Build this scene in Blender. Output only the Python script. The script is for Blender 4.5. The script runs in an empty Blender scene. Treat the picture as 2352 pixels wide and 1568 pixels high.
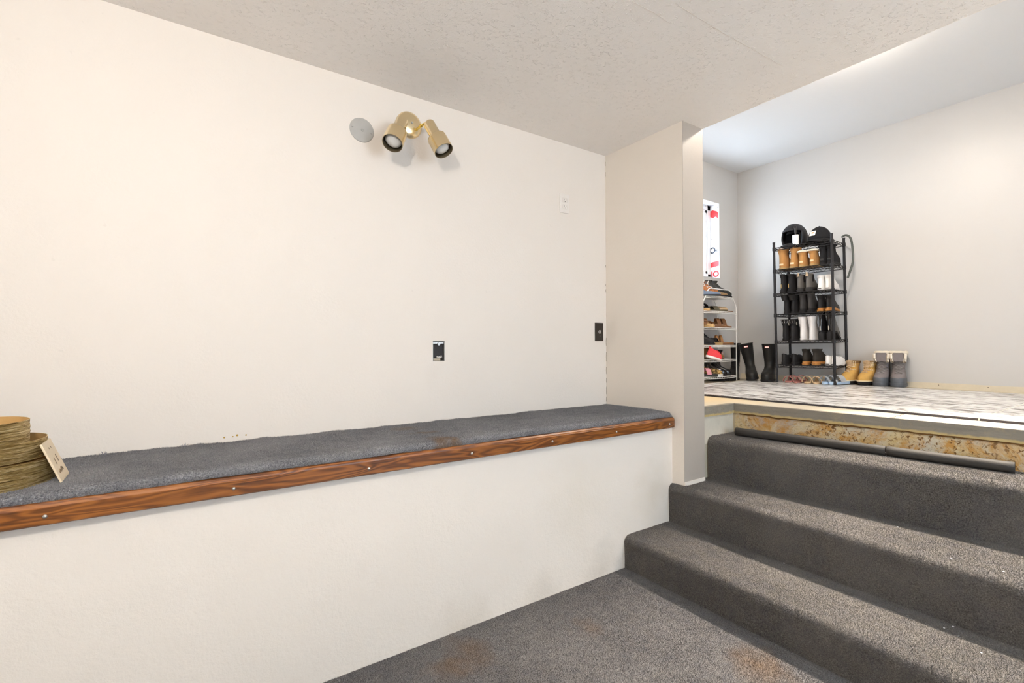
import bpy, bmesh, math, random
import numpy as np
from mathutils import Vector, Matrix, noise

random.seed(7)
scn = bpy.context.scene
C = scn.collection
PI = math.pi

# ------------------------------------------------------------------ camera, world, exposure
cam = bpy.data.cameras.new('camera')
cam.sensor_width = 36.0
cam.lens = 36.0 * 1090.65 / 2352.0
cam.clip_start = 0.02
cam_o = bpy.data.objects.new('camera', cam)
C.objects.link(cam_o)
_r = Vector((0.82744, -0.56155, -0.00316)); _d = Vector((0.00265, 0.00952, -0.99995)); _f = Vector((0.56155, 0.82739, 0.00937))
cam_o.matrix_world = Matrix(((_r.x, -_d.x, -_f.x, 0.0), (_r.y, -_d.y, -_f.y, 0.0), (_r.z, -_d.z, -_f.z, 1.12), (0, 0, 0, 1)))
scn.camera = cam_o

world = bpy.data.worlds.new('overcast_sky')
scn.world = world
world.use_nodes = True
_bg = world.node_tree.nodes['Background']
_bg.inputs[0].default_value = (0.74, 0.87, 1.0, 1)
_bg.inputs[1].default_value = 11.8

scn.cycles.max_bounces = 8
scn.cycles.diffuse_bounces = 4
scn.cycles.glossy_bounces = 3
scn.cycles.transmission_bounces = 3
scn.cycles.caustics_reflective = False
scn.cycles.caustics_refractive = False
scn.cycles.adaptive_threshold = 0.15
scn.cycles.adaptive_min_samples = 20
scn.cycles.use_light_tree = False
scn.view_settings.view_transform = 'Standard'
scn.view_settings.look = 'None'
scn.view_settings.gamma = 1.0
scn.view_settings.use_curve_mapping = False
scn.view_settings.exposure = 0.08
LAMP_FRONT = 140.0      # emission of the glass dome lamp in the lower room
LAMP_UPPER = 168.0      # emission of the glass dome lamp in the upper room
ADDED_SPOT = 1120.0      # watts of the unseen spot added to light the steps
LAMP_COL = (1.0, 0.89, 0.76)
LAMP_COL_F = (1.0, 0.96, 0.91)


# ------------------------------------------------------------------ materials
def _n(nt, typ, **kw):
    n = nt.nodes.new(typ)
    for k, v in kw.items():
        setattr(n, k, v)
    return n


def new_mat(name):
    m = bpy.data.materials.new(name)
    m.use_nodes = True
    nt = m.node_tree
    b = nt.nodes['Principled BSDF']
    return m, nt, b


def ramp(nt, fac, stops):
    r = _n(nt, 'ShaderNodeValToRGB')
    cr = r.color_ramp
    while len(cr.elements) < len(stops):
        cr.elements.new(0.5)
    for e, (p, c) in zip(cr.elements, stops):
        e.position = p
        e.color = (*c, 1) if len(c) == 3 else c
    nt.links.new(fac, r.inputs[0])
    return r.outputs[0]


def pos(nt, scale=(1, 1, 1), rot=(0, 0, 0)):
    g = _n(nt, 'ShaderNodeNewGeometry')
    mp = _n(nt, 'ShaderNodeMapping')
    mp.inputs['Scale'].default_value = scale
    mp.inputs['Rotation'].default_value = rot
    nt.links.new(g.outputs['Position'], mp.inputs[0])
    return mp.outputs[0]


def nz(nt, vec, scale, detail=2.0, rough=0.5, dist=0.0):
    n = _n(nt, 'ShaderNodeTexNoise')
    n.inputs['Scale'].default_value = scale
    n.inputs['Detail'].default_value = detail
    n.inputs['Roughness'].default_value = rough
    n.inputs['Distortion'].default_value = dist
    nt.links.new(vec, n.inputs['Vector'])
    return n.outputs[0]


def mixc(nt, fac, a, b, mode='MIX'):
    m = _n(nt, 'ShaderNodeMix', data_type='RGBA', blend_type=mode)
    for s, v in ((m.inputs[0], fac), (m.inputs[6], a), (m.inputs[7], b)):
        if isinstance(v, (int, float)):
            s.default_value = v
        elif isinstance(v, tuple):
            s.default_value = (*v, 1)
        else:
            nt.links.new(v, s)
    return m.outputs[2]


def bump(nt, b, h, strength, dist):
    n = _n(nt, 'ShaderNodeBump')
    n.inputs['Strength'].default_value = strength
    n.inputs['Distance'].default_value = dist
    nt.links.new(h, n.inputs['Height'])
    nt.links.new(n.outputs[0], b.inputs['Normal'])


def maprange(nt, v, a, b, c=0.0, d=1.0):
    n = _n(nt, 'ShaderNodeMapRange')
    n.inputs[1].default_value = a
    n.inputs[2].default_value = b
    n.inputs[3].default_value = c
    n.inputs[4].default_value = d
    nt.links.new(v, n.inputs[0])
    return n.outputs[0]


def mathn(nt, op, a, b=None):
    n = _n(nt, 'ShaderNodeMath', operation=op)
    for i, v in enumerate((a, b)):
        if v is None:
            continue
        if isinstance(v, (int, float)):
            n.inputs[i].default_value = v
        else:
            nt.links.new(v, n.inputs[i])
    return n.outputs[0]


def blob(nt, centre, r0, r1, wob=0.05, nscale=14):
    """mask of an irregular spot around a point of the place (0..1)"""
    g = _n(nt, 'ShaderNodeNewGeometry')
    d = _n(nt, 'ShaderNodeVectorMath', operation='DISTANCE')
    d.inputs[1].default_value = centre
    nt.links.new(g.outputs['Position'], d.inputs[0])
    w = mathn(nt, 'MULTIPLY', mathn(nt, 'SUBTRACT', nz(nt, g.outputs['Position'], nscale, 4), 0.5), wob * 4)
    dd = mathn(nt, 'ADD', d.outputs['Value'], w)
    return maprange(nt, dd, r0, r1, 1.0, 0.0)


_cache = {}


def plain(name, col, rough=0.6, var=0.12, bs=0.15, scale=60, metal=0.0, coat=0.0, bd=0.003):
    """one-colour material with slight mottling and fine relief"""
    if name in _cache:
        return _cache[name]
    m, nt, b = new_mat(name)
    tc = _n(nt, 'ShaderNodeTexCoord')
    f = nz(nt, tc.outputs['Object'], scale, 4, 0.6)
    c = mixc(nt, f, tuple(max(0, x * (1 - var)) for x in col), tuple(min(1, x * (1 + var)) for x in col))
    nt.links.new(c, b.inputs['Base Color'])
    b.inputs['Roughness'].default_value = rough
    b.inputs['Metallic'].default_value = metal
    b.inputs['Coat Weight'].default_value = coat
    if max(col) < 0.06 and rough > 0.2:
        b.inputs['Specular IOR Level'].default_value = 0.22
    if bs:
        bump(nt, b, nz(nt, tc.outputs['Object'], scale * 5, 3), bs, bd)
    _cache[name] = m
    return m


def paint(name, col, rough, stipple, sscale, dirt=(), spec=0.5):
    m, nt, b = new_mat(name)
    p = pos(nt)
    big = nz(nt, p, 1.3, 3)
    c = mixc(nt, big, tuple(x * 0.985 for x in col), tuple(min(1, x * 1.015) for x in col))
    for ctr, r0, r1, dc, amt in dirt:
        mk = mathn(nt, 'MULTIPLY', blob(nt, ctr, r0, r1, 0.06, 9), amt)
        c = mixc(nt, mk, c, dc)
    # scattered scuffs
    sp = maprange(nt, nz(nt, p, 38, 2), 0.74, 0.80)
    c = mixc(nt, mathn(nt, 'MULTIPLY', sp, 0.10), c, (0.45, 0.38, 0.30))
    nt.links.new(c, b.inputs['Base Color'])
    b.inputs['Roughness'].default_value = rough
    b.inputs['Specular IOR Level'].default_value = spec
    h = mathn(nt, 'ADD', nz(nt, p, sscale, 4, 0.65), mathn(nt, 'MULTIPLY', nz(nt, p, 5, 2), 1.2))
    bump(nt, b, h, stipple, 0.004)
    return m


def carpet(name, dark, light, stains=(), scale=230):
    m, nt, b = new_mat(name)
    p = pos(nt)
    f = mathn(nt, 'ADD', mathn(nt, 'MULTIPLY', nz(nt, p, scale, 3, 0.7), 0.7), mathn(nt, 'MULTIPLY', nz(nt, p, scale * 2.6, 2, 0.7), 0.3))
    c = ramp(nt, f, [(0.33, dark), (0.5, tuple((a + q) / 2 for a, q in zip(dark, light))), (0.66, light)])
    tint = maprange(nt, nz(nt, p, 22, 3), 0.4, 0.62)
    c = mixc(nt, mathn(nt, 'MULTIPLY', tint, 0.22), c, (0.075, 0.08, 0.115), 'MIX')
    wear = nz(nt, p, 3.0, 4)
    c = mixc(nt, mathn(nt, 'MULTIPLY', maprange(nt, wear, 0.4, 0.7), 0.22), c, tuple(x * 1.3 for x in light))
    for ctr, r0, r1, amt in stains:
        mk = mathn(nt, 'MULTIPLY', blob(nt, ctr, r0, r1, 0.06, 10), amt)
        c = mixc(nt, mk, c, mixc(nt, 0.75, c, (0.21, 0.115, 0.045)))
    nt.links.new(c, b.inputs['Base Color'])
    b.inputs['Roughness'].default_value = 1.0
    b.inputs['Specular IOR Level'].default_value = 0.1
    b.inputs['Sheen Weight'].default_value = 0.3
    b.inputs['Sheen Roughness'].default_value = 0.45
    nt.links.new(mixc(nt, 0.5, c, (0.75, 0.70, 0.63)), b.inputs['Sheen Tint'])
    bump(nt, b, nz(nt, p, scale * 1.3, 3, 0.7), 0.9, 0.006)
    return m


def emit(name, col, s):
    m, nt, b = new_mat(name)
    b.inputs['Base Color'].default_value = (0.9, 0.9, 0.88, 1)
    b.inputs['Emission Color'].default_value = (*col, 1)
    b.inputs['Emission Strength'].default_value = s
    return m


GR = (0.30, 0.26, 0.20)
M_WALL = paint('cream_wall_paint', (0.855, 0.77, 0.68), 0.62, 0.22, 90)
M_BENCH = paint('cream_rough_plaster', (0.87, 0.785, 0.69), 0.7, 0.36, 75,
                dirt=[((1.66, 1.673, 0.03), 0.0, 0.16, (0.42, 0.36, 0.28), 0.30), ((1.30, 1.673, 0.02), 0.0, 0.12, (0.42, 0.36, 0.28), 0.2), ((2.05, 1.673, 0.33), 0.0, 0.2, (0.60, 0.47, 0.30), 0.25),
                      ((1.5, 1.673, 0.42), 0.0, 0.25, (0.62, 0.5, 0.33), 0.16), ((0.9, 1.673, 0.0), 0.0, 0.16, (0.5, 0.42, 0.3), 0.25)])
M_RETURN = paint('cream_return_paint', (0.89, 0.805, 0.71), 0.6, 0.25, 70)
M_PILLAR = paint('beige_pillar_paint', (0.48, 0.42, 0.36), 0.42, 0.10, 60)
M_CEIL_UP = paint('white_ceiling_paint', (0.78, 0.78, 0.785), 0.7, 0.04, 60)
M_SHOEWALL = paint('grey_white_paint', (0.60, 0.58, 0.56), 0.40, 0.05, 60)
M_BACKROOM = paint('pale_room_paint', (0.80, 0.76, 0.71), 0.7, 0.05, 60)


def ceiling_mat():
    m, nt, b = new_mat('textured_ceiling_paint')
    p = pos(nt)
    c = mixc(nt, nz(nt, p, 1.2, 3), (0.90, 0.85, 0.80), (0.93, 0.88, 0.83))
    nt.links.new(c, b.inputs['Base Color'])
    b.inputs['Roughness'].default_value = 0.6
    a = maprange(nt, nz(nt, p, 62, 3, 0.55, 0.5), 0.56, 0.72)
    q = maprange(nt, nz(nt, p, 120, 2, 0.6), 0.45, 0.8)
    bump(nt, b, mathn(nt, 'ADD', a, mathn(nt, 'MULTIPLY', q, 0.3)), 0.6, 0.004)
    return m


M_CEIL = ceiling_mat()
M_CARPET_F = carpet('grey_floor_carpet', (0.028, 0.028, 0.032), (0.325, 0.308, 0.295),
                    stains=[((0.85, 1.53, 0), 0.0, 0.12, 0.6), ((0.75, 1.50, 0), 0.0, 0.09, 0.5), ((1.657, 0.90, 0), 0.01, 0.13, 0.75), ((1.30, 1.42, 0), 0.0, 0.06, 0.4)])
M_CARPET_S = carpet('grey_stair_carpet', (0.022, 0.021, 0.021), (0.285, 0.262, 0.235))
M_CARPET_L = carpet('blue_grey_ledge_carpet', (0.040, 0.045, 0.062), (0.46, 0.447, 0.445),
                    stains=[((0.83, 1.84, 0.747), 0.0, 0.06, 0.8), ((0.82, 2.03, 0.747), 0.0, 0.07, 0.4), ((0.82, 1.71, 0.747), 0.0, 0.05, 0.9), ((0.85, 1.66, 0.72), 0.0, 0.05, 0.7)])


def wood_mat():
    m, nt, b = new_mat('stained_wood')
    n1 = nz(nt, pos(nt, (1.5, 9, 11)), 1.6, 2, 0.5, 0.3)
    rings = mathn(nt, 'SINE', mathn(nt, 'MULTIPLY', n1, 70.0))
    rings = maprange(nt, rings, -1.0, 1.0)
    fine = nz(nt, pos(nt, (5, 260, 260)), 1.0, 3, 0.6)
    tone = nz(nt, pos(nt, (1.2, 4, 4)), 2.0, 3)
    f = mathn(nt, 'ADD', mathn(nt, 'ADD', mathn(nt, 'MULTIPLY', rings, 0.30), mathn(nt, 'MULTIPLY', fine, 0.40)), mathn(nt, 'MULTIPLY', tone, 0.35))
    c = ramp(nt, f, [(0.28, (0.065, 0.017, 0.004)), (0.5, (0.20, 0.062, 0.011)), (0.75, (0.34, 0.118, 0.022))])
    nt.links.new(c, b.inputs['Base Color'])
    b.inputs['Roughness'].default_value = 0.38
    b.inputs['Coat Weight'].default_value = 0.25
    b.inputs['Coat Roughness'].default_value = 0.25
    bump(nt, b, f, 0.12, 0.002)
    return m


M_WOOD = wood_mat()


def rust_mat():
    m, nt, b = new_mat('rust_stained_concrete')
    p = pos(nt)
    c = mixc(nt, maprange(nt, nz(nt, p, 9, 4, 0.6), 0.35, 0.65), (0.64, 0.57, 0.44), (0.66, 0.50, 0.25))
    o = maprange(nt, nz(nt, p, 6.5, 6, 0.75, 0.6), 0.47, 0.60)
    c = mixc(nt, mathn(nt, 'MULTIPLY', o, 0.9), c, (0.56, 0.27, 0.045))
    gy = maprange(nt, nz(nt, pos(nt, (1, 1, 1.3), (0.3, 0, 0)), 4.3, 5, 0.7), 0.58, 0.68)
    c = mixc(nt, mathn(nt, 'MULTIPLY', gy, 0.75), c, (0.52, 0.47, 0.41))
    sp = maprange(nt, nz(nt, p, 60, 4, 0.65, 0.8), 0.55, 0.60)
    area = maprange(nt, nz(nt, p, 3.1, 2), 0.36, 0.54)
    c = mixc(nt, mathn(nt, 'MULTIPLY', sp, area), c, (0.19, 0.085, 0.018))
    nt.links.new(c, b.inputs['Base Color'])
    b.inputs['Roughness'].default_value = 0.85
    bump(nt, b, mathn(nt, 'ADD', nz(nt, p, 60, 5, 0.7), nz(nt, p, 12, 3)), 0.7, 0.008)
    return m


def slab_mat():
    m, nt, b = new_mat('grey_concrete_edge')
    p = pos(nt)
    c = mixc(nt, nz(nt, pos(nt, (8, 1.5, 22)), 3, 5, 0.7), (0.17, 0.15, 0.12), (0.31, 0.275, 0.22))
    o = maprange(nt, nz(nt, p, 9, 4, 0.7), 0.56, 0.70)
    low = maprange(nt, mathn(nt, 'ADD', _sepz(nt), mathn(nt, 'MULTIPLY', nz(nt, p, 30, 3), 0.02)), 0.741, 0.733)
    c = mixc(nt, mathn(nt, 'MULTIPLY', mathn(nt, 'ADD', mathn(nt, 'MULTIPLY', o, 0.25), low), 0.8), c, (0.58, 0.42, 0.17))
    nt.links.new(c, b.inputs['Base Color'])
    b.inputs['Roughness'].default_value = 0.85
    bump(nt, b, nz(nt, p, 90, 5, 0.7), 0.6, 0.005)
    return m


def _sepz(nt):
    g = _n(nt, 'ShaderNodeNewGeometry')
    s = _n(nt, 'ShaderNodeSeparateXYZ')
    nt.links.new(g.outputs['Position'], s.inputs[0])
    return s.outputs[2]


def slabtop_mat():
    m, nt, b = new_mat('cream_concrete_top')
    p = pos(nt)
    c = mixc(nt, nz(nt, p, 7, 4), (0.52, 0.45, 0.33), (0.59, 0.52, 0.40))
    c = mixc(nt, mathn(nt, 'MULTIPLY', blob(nt, (2.75, 1.95, 0.77), 0.05, 0.5, 0.08, 6), 0.7), c, (0.76, 0.52, 0.20))
    c = mixc(nt, mathn(nt, 'MULTIPLY', maprange(nt, nz(nt, p, 60, 3), 0.68, 0.75), 0.4), c, (0.35, 0.25, 0.12))
    nt.links.new(c, b.inputs['Base Color'])
    b.inputs['Roughness'].default_value = 0.6
    bump(nt, b, nz(nt, p, 80, 4), 0.25, 0.003)
    return m


M_RUST = rust_mat()
M_SLAB = slab_mat()
M_SLABTOP = slabtop_mat()
M_FACE = plain('pale_painted_concrete', (0.66, 0.60, 0.49), 0.8, 0.12, 0.4, 18)


def mat_mat():
    m, nt, b = new_mat('weathered_wood_print')
    p = pos(nt, (26, 6.5, 26), (0, 0, math.radians(2.5)))
    f = nz(nt, p, 1.3, 4, 0.62, 0.4)
    c = ramp(nt, f, [(0.37, (0.05, 0.047, 0.05)), (0.43, (0.27, 0.25, 0.24)), (0.48, (0.70, 0.68, 0.65)), (0.62, (0.87, 0.86, 0.85))])
    f2 = nz(nt, pos(nt, (7, 1.2, 1)), 1.0, 3)
    c = mixc(nt, mathn(nt, 'MULTIPLY', maprange(nt, f2, 0.45, 0.7), 0.35), c, (0.55, 0.52, 0.50))
    nt.links.new(c, b.inputs['Base Color'])
    b.inputs['Roughness'].default_value = 0.27
    b.inputs['Specular IOR Level'].default_value = 0.6
    bump(nt, b, f, 0.15, 0.002)
    return m


M_MAT = mat_mat()
M_MATEDGE = plain('dark_grey_foam', (0.055, 0.05, 0.055), 0.8)
M_FOAM = plain('charcoal_pipe_foam', (0.045, 0.041, 0.037), 0.62, 0.15, 0.25, 40)
M_BRASS = plain('brushed_brass', (0.90, 0.74, 0.46), 0.27, 0.015, 0.0, 40, metal=1.0)
M_BRASSY = plain('polished_brass', (0.88, 0.64, 0.16), 0.10, 0.03, 0.0, 40, metal=1.0)
M_CUPIN = plain('cup_inside_metal', (0.36, 0.29, 0.18), 0.4, 0.1, 0.0, 40, metal=0.9)
M_BULB = plain('frosted_bulb', (0.75, 0.73, 0.69), 0.3, 0.02, 0.0, 40)
M_DISC = plain('grey_painted_metal', (0.47, 0.445, 0.405), 0.45, 0.10, 0.06, 22)
M_STEEL = plain('zinc_steel', (0.58, 0.56, 0.53), 0.35, 0.1, 0.0, 60, metal=0.9)
M_PLATEW = plain('white_plastic', (0.86, 0.79, 0.715), 0.35, 0.01, 0.0, 40)
M_BROWN = plain('dark_brown_plastic', (0.045, 0.035, 0.027), 0.4, 0.06, 0.0, 40)
M_BLACK = plain('black_bakelite', (0.035, 0.031, 0.030), 0.5, 0.2, 0.1, 60)
M_SLOT = plain('slot_black', (0.02, 0.018, 0.016), 0.7, 0.0, 0.0, 40)
M_GALV = plain('galvanised_box', (0.42, 0.40, 0.36), 0.5, 0.2, 0.1, 50, metal=0.6)
M_CREAMPL = plain('cream_cover_plate', (0.80, 0.64, 0.43), 0.4, 0.04, 0.0, 40)


def gold_mat():
    m, nt, b = new_mat('crinkled_gold_paper')
    tc = _n(nt, 'ShaderNodeTexCoord')
    mp = _n(nt, 'ShaderNodeMapping')
    mp.inputs['Scale'].default_value = (13, 13, 230)
    nt.links.new(tc.outputs['Object'], mp.inputs[0])
    f = nz(nt, mp.outputs[0], 1.3, 4, 0.6, 0.8)
    c = ramp(nt, f, [(0.33, (0.20, 0.12, 0.03)), (0.5, (0.60, 0.43, 0.17)), (0.66, (0.92, 0.78, 0.46))])
    nt.links.new(c, b.inputs['Base Color'])
    b.inputs['Metallic'].default_value = 0.75
    b.inputs['Roughness'].default_value = 0.42
    bump(nt, b, f, 1.0, 0.02)
    return m


M_GOLD = gold_mat()
M_GOLDIN = plain('gold_card_inside', (0.62, 0.40, 0.16), 0.6, 0.05, 0.1, 50)


# ------------------------------------------------------------------ mesh helpers
class MB:
    def __init__(s):
        s.v, s.f, s.mi = [], [], []

    def add(s, vs, fs, m=0):
        o = len(s.v)
        s.v += [tuple(x) for x in vs]
        s.f += [tuple(o + i for i in q) for q in fs]
        s.mi += [m] * len(fs)
        return s

    def box(s, a, b, m=0):
        x0, y0, z0 = a
        x1, y1, z1 = b
        return s.add([(x0, y0, z0), (x1, y0, z0), (x1, y1, z0), (x0, y1, z0), (x0, y0, z1), (x1, y0, z1), (x1, y1, z1), (x0, y1, z1)],
                     [(0, 3, 2, 1), (4, 5, 6, 7), (0, 1, 5, 4), (1, 2, 6, 5), (2, 3, 7, 6), (3, 0, 4, 7)], m)

    def prism(s, poly, z0, z1, m=0):
        """plan polygon (counter-clockwise) extruded in z"""
        n = len(poly)
        return s.add([(x, y, z0) for x, y in poly] + [(x, y, z1) for x, y in poly],
                     [tuple(range(n))[::-1], tuple(range(n, 2 * n))] + [(i, (i + 1) % n, n + (i + 1) % n, n + i) for i in range(n)], m)

    def tube(s, pts, r, n=8, m=0, closed=False, caps=True):
        pts = [Vector(p) for p in pts]
        k = len(pts)
        rs = r if isinstance(r, (list, tuple)) else [r] * k
        rings = []
        up = None
        for i, p in enumerate(pts):
            a = pts[(i - 1) % k] if (i > 0 or closed) else p
            b = pts[(i + 1) % k] if (i < k - 1 or closed) else p
            d = (b - a).normalized()
            if up is None:
                t = Vector((0, 0, 1)) if abs(d.z) < 0.9 else Vector((1, 0, 0))
                up = (t - d * t.dot(d)).normalized()
            else:
                up = (up - d * up.dot(d)).normalized()
            w = d.cross(up)
            rings.append([p + (up * math.cos(2 * PI * j / n) + w * math.sin(2 * PI * j / n)) * rs[i] for j in range(n)])
        vs = [q for rg in rings for q in rg]
        fs = []
        for i in range(k if closed else k - 1):
            i2 = (i + 1) % k
            for j in range(n):
                j2 = (j + 1) % n
                fs.append((i * n + j, i * n + j2, i2 * n + j2, i2 * n + j))
        if caps and not closed:
            fs.append(tuple(range(n))[::-1])
            fs.append(tuple((k - 1) * n + j for j in range(n)))
        return s.add(vs, fs, m)

    def lathe(s, prof, n=32, m=0, mat=None):
        """profile of (r, z) around the z axis, optional matrix"""
        vs, fs = [], []
        k = len(prof)
        for r, z in prof:
            for j in range(n):
                v = Vector((r * math.cos(2 * PI * j / n), r * math.sin(2 * PI * j / n), z))
                vs.append(mat @ v if mat else v)
        for i in range(k - 1):
            for j in range(n):
                j2 = (j + 1) % n
                fs.append((i * n + j, i * n + j2, (i + 1) * n + j2, (i + 1) * n + j))
        return s.add(vs, fs, m)

    def cap(s, ring, m=0):
        return s.add(ring, [tuple(range(len(ring)))], m)

    def ellipsoid(s, c, r, nu=16, nv=10, m=0, keep=None):
        vs, fs = [], []
        for i in range(nv + 1):
            t = PI * i / nv
            for j in range(nu):
                a = 2 * PI * j / nu
                vs.append((c[0] + r[0] * math.sin(t) * math.cos(a), c[1] + r[1] * math.sin(t) * math.sin(a), c[2] + r[2] * math.cos(t)))
        for i in range(nv):
            for j in range(nu):
                q = (i * nu + j, (i + 1) * nu + j, (i + 1) * nu + (j + 1) % nu, i * nu + (j + 1) % nu)
                if keep:
                    ct = sum((Vector(vs[k]) for k in q), Vector()) / 4
                    if not keep(ct):
                        continue
                fs.append(q)
        return s.add(vs, fs, m)

    def build(s, name, mats, parent=None, smooth=False, bevel=0.0, solid=0.0):
        me = bpy.data.meshes.new(name)
        me.from_pydata(s.v, [], s.f)
        bm = bmesh.new()
        bm.from_mesh(me)
        bmesh.ops.remove_doubles(bm, verts=bm.verts, dist=1e-6)
        bmesh.ops.recalc_face_normals(bm, faces=bm.faces)
        if bevel:
            bmesh.ops.bevel(bm, geom=[e for e in bm.edges if len(e.link_faces) == 2 and e.calc_face_angle(0) > 0.6], offset=bevel, segments=2, affect='EDGES', profile=0.6)
        bm.to_mesh(me)
        bm.free()
        mats = mats if isinstance(mats, (list, tuple)) else [mats]
        for q in mats:
            me.materials.append(q)
        if len(mats) > 1 and len(me.polygons) == len(s.mi):
            me.polygons.foreach_set('material_index', s.mi)
        if smooth:
            me.polygons.foreach_set('use_smooth', [True] * len(me.polygons))
            if hasattr(me, 'set_sharp_from_angle'):
                me.set_sharp_from_angle(angle=math.radians(50))
        o = bpy.data.objects.new(name, me)
        C.objects.link(o)
        if solid:
            md = o.modifiers.new('thickness', 'SOLIDIFY')
            md.thickness = solid
        if parent:
            o.parent = parent
        return o


def tag(o, label, cat, group=None, kind=None):
    o['label'] = label
    o['category'] = cat
    if group:
        o['group'] = group
    if kind:
        o['kind'] = kind
    return o


def thing(name, label, cat, mtx=None, group=None, kind=None):
    o = bpy.data.objects.new(name, None)
    o.empty_display_size = 0.05
    C.objects.link(o)
    if mtx is not None:
        o.matrix_world = mtx
    return tag(o, label, cat, group, kind)


def T(x, y, z, rz=0.0):
    return Matrix.Translation((x, y, z)) @ Matrix.Rotation(rz, 4, 'Z')


def cells(x0, x1, z0, z1, hole, y0, y1):
    """wall slab in the x-z plane with one rectangular hole"""
    b = MB()
    hx0, hx1, hz0, hz1 = hole
    for a, c in ((x0, hx0), (hx0, hx1), (hx1, x1)):
        for d, e in ((z0, hz0), (hz0, hz1), (hz1, z1)):
            if a == hx0 and d == hz0:
                continue
            b.box((a, y0, d), (c, y1, e))
    return b


# ------------------------------------------------------------------ the setting
YB, YW = 1.6733, 2.1694            # bench front, main wall
XR, XP = 2.1986, 2.3789            # return wall, far side of the pillar
YP = 1.596                         # pillar front
ZC, ZU = 2.333, 2.974              # lower and upper ceiling
XS = 4.883                         # wall behind the shoe racks
YC = 2.8577                        # window wall
ZS, ZM = 0.7717, 0.784             # slab top, mat top
XL, YN = -2.6, -2.0                # room ends behind the camera

tag(MB().box((XL, YN, -0.1), (1.9, YB + 0.02, 0)).build('floor', M_CARPET_F), 'grey speckled carpet covering the lower floor', 'floor', kind='structure')
tag(cells(XL, XR, 0, ZC, (0.998, 1.063, 1.045, 1.146), YW, YW + 0.12).build('wall_back', M_WALL), 'cream painted wall above the carpeted ledge', 'wall', kind='structure')
tag(MB().box((XL, YB, 0), (XR, YW, 0.688)).build('wall_bench', M_BENCH), 'rough cream plaster wall under the wooden rail', 'wall', kind='structure')
tag(MB().box((XR, YP, 0.0), (XP, YW + 0.12, ZC)).build('wall_return', [M_RETURN]), 'narrow cream return wall at the end of the ledge', 'wall', kind='structure')
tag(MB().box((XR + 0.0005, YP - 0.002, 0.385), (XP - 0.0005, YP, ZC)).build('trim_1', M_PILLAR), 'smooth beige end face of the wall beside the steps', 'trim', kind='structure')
tag(MB().box((XR + 0.0005, YP - 0.004, 0.364), (XP + 0.001, YP, 0.386)).build('trim_2', M_RETURN), 'white caulk strip at the foot of the beige wall end', 'trim', kind='structure')
tag(MB().box((XL, YN, ZC), (XP, YW + 0.12, ZC + 0.08)).box((XP - 0.12, YN, ZC + 0.08), (XP, YW + 0.12, ZU)).build('ceiling', M_CEIL), 'textured beige low ceiling over the lower room', 'ceiling', kind='structure')
ce_ = bpy.data.objects['ceiling']
for line in ([(1.42, 1.057), (1.573, 1.057), (1.709, 1.054), (1.821, 1.049), (1.973, 1.043), (2.121, 1.036)], [(1.287, 1.136), (1.393, 1.131), (1.496, 1.134)]):
    MB().tube([(x, y, ZC) for x, y in line], 0.0009, 6).build('tape_seam', plain('seam_paint', (0.70, 0.63, 0.56), 0.7), ce_)
wr_ = bpy.data.objects['wall_return']
for z, ln in ((0.765, 0.03), (0.81, 0.05), (0.885, 0.03), (0.94, 0.045), (1.02, 0.06), (1.12, 0.05), (1.46, 0.02), (1.50, 0.012), (1.62, 0.015), (2.20, 0.03), (2.27, 0.025)):  # short dark cracks in the corner caulk
    MB().tube([(XR - 0.0012, YW - 0.0012, z), (XR - 0.0018, YW - 0.0008, z + ln / 2), (XR - 0.0008, YW - 0.0016, z + ln)], 0.0011, 5).build('corner_crack', plain('caulk_crack_brown', (0.30, 0.23, 0.16), 0.9), wr_)
tag(MB().box((XL - 0.1, YN, 0), (XL, YW, ZC)).build('wall_left', M_BACKROOM), 'cream side wall of the lower room outside the picture', 'wall', kind='structure')
tag(cells(XL, XS, 0, ZU, (0.8, 2.4, 0.75, 2.2), YN - 0.1, YN).build('wall_front', M_BACKROOM), 'cream wall behind the viewer', 'wall', kind='structure')

# upper room
tag(MB().box((XS, YN, 0.0), (XS + 0.1, YC + 0.15, ZU)).build('wall_right', M_SHOEWALL), 'pale grey wall behind the black shoe rack', 'wall', kind='structure')
WX0, WX1, WZ0, WZ1 = 3.62, 4.541, 1.812, 2.590
tag(cells(XP, XS, 0.0, ZU, (WX0, WX1, WZ0, WZ1), YC, YC + 0.14).build('wall_window', M_SHOEWALL), 'pale grey wall around the window', 'wall', kind='structure')
tag(MB().box((XP, YN, ZU), (XS, YC, ZU + 0.06)).build('ceiling_upper', M_CEIL_UP), 'smooth white ceiling of the upper room', 'ceiling', kind='structure')
tag(MB().box((XP - 0.05, YW + 0.12, 0.0), (XP, YC, ZU)).build('wall_inner', M_SHOEWALL), 'pale side wall of the upper room behind the pillar', 'wall', kind='structure')


def slab_x(y):
    return 2.695 + (1.635 - y) * 0.0855


def riser_x(y):
    return 2.447 + (1.6 - y) * 0.0705


# slab: rough grey edge in front, concrete riser below it
YF = 1.613
fl = tag(MB().prism([(slab_x(YN) + 0.012, YN), (XS, YN), (XS, YC), (XP, YC), (XP, YF + 0.014), (slab_x(YF) + 0.016, YF + 0.014)], 0.0, ZS - 0.0005).build('floor_upper', M_SLABTOP),
         'cream concrete floor of the upper room', 'floor', kind='structure')


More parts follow.
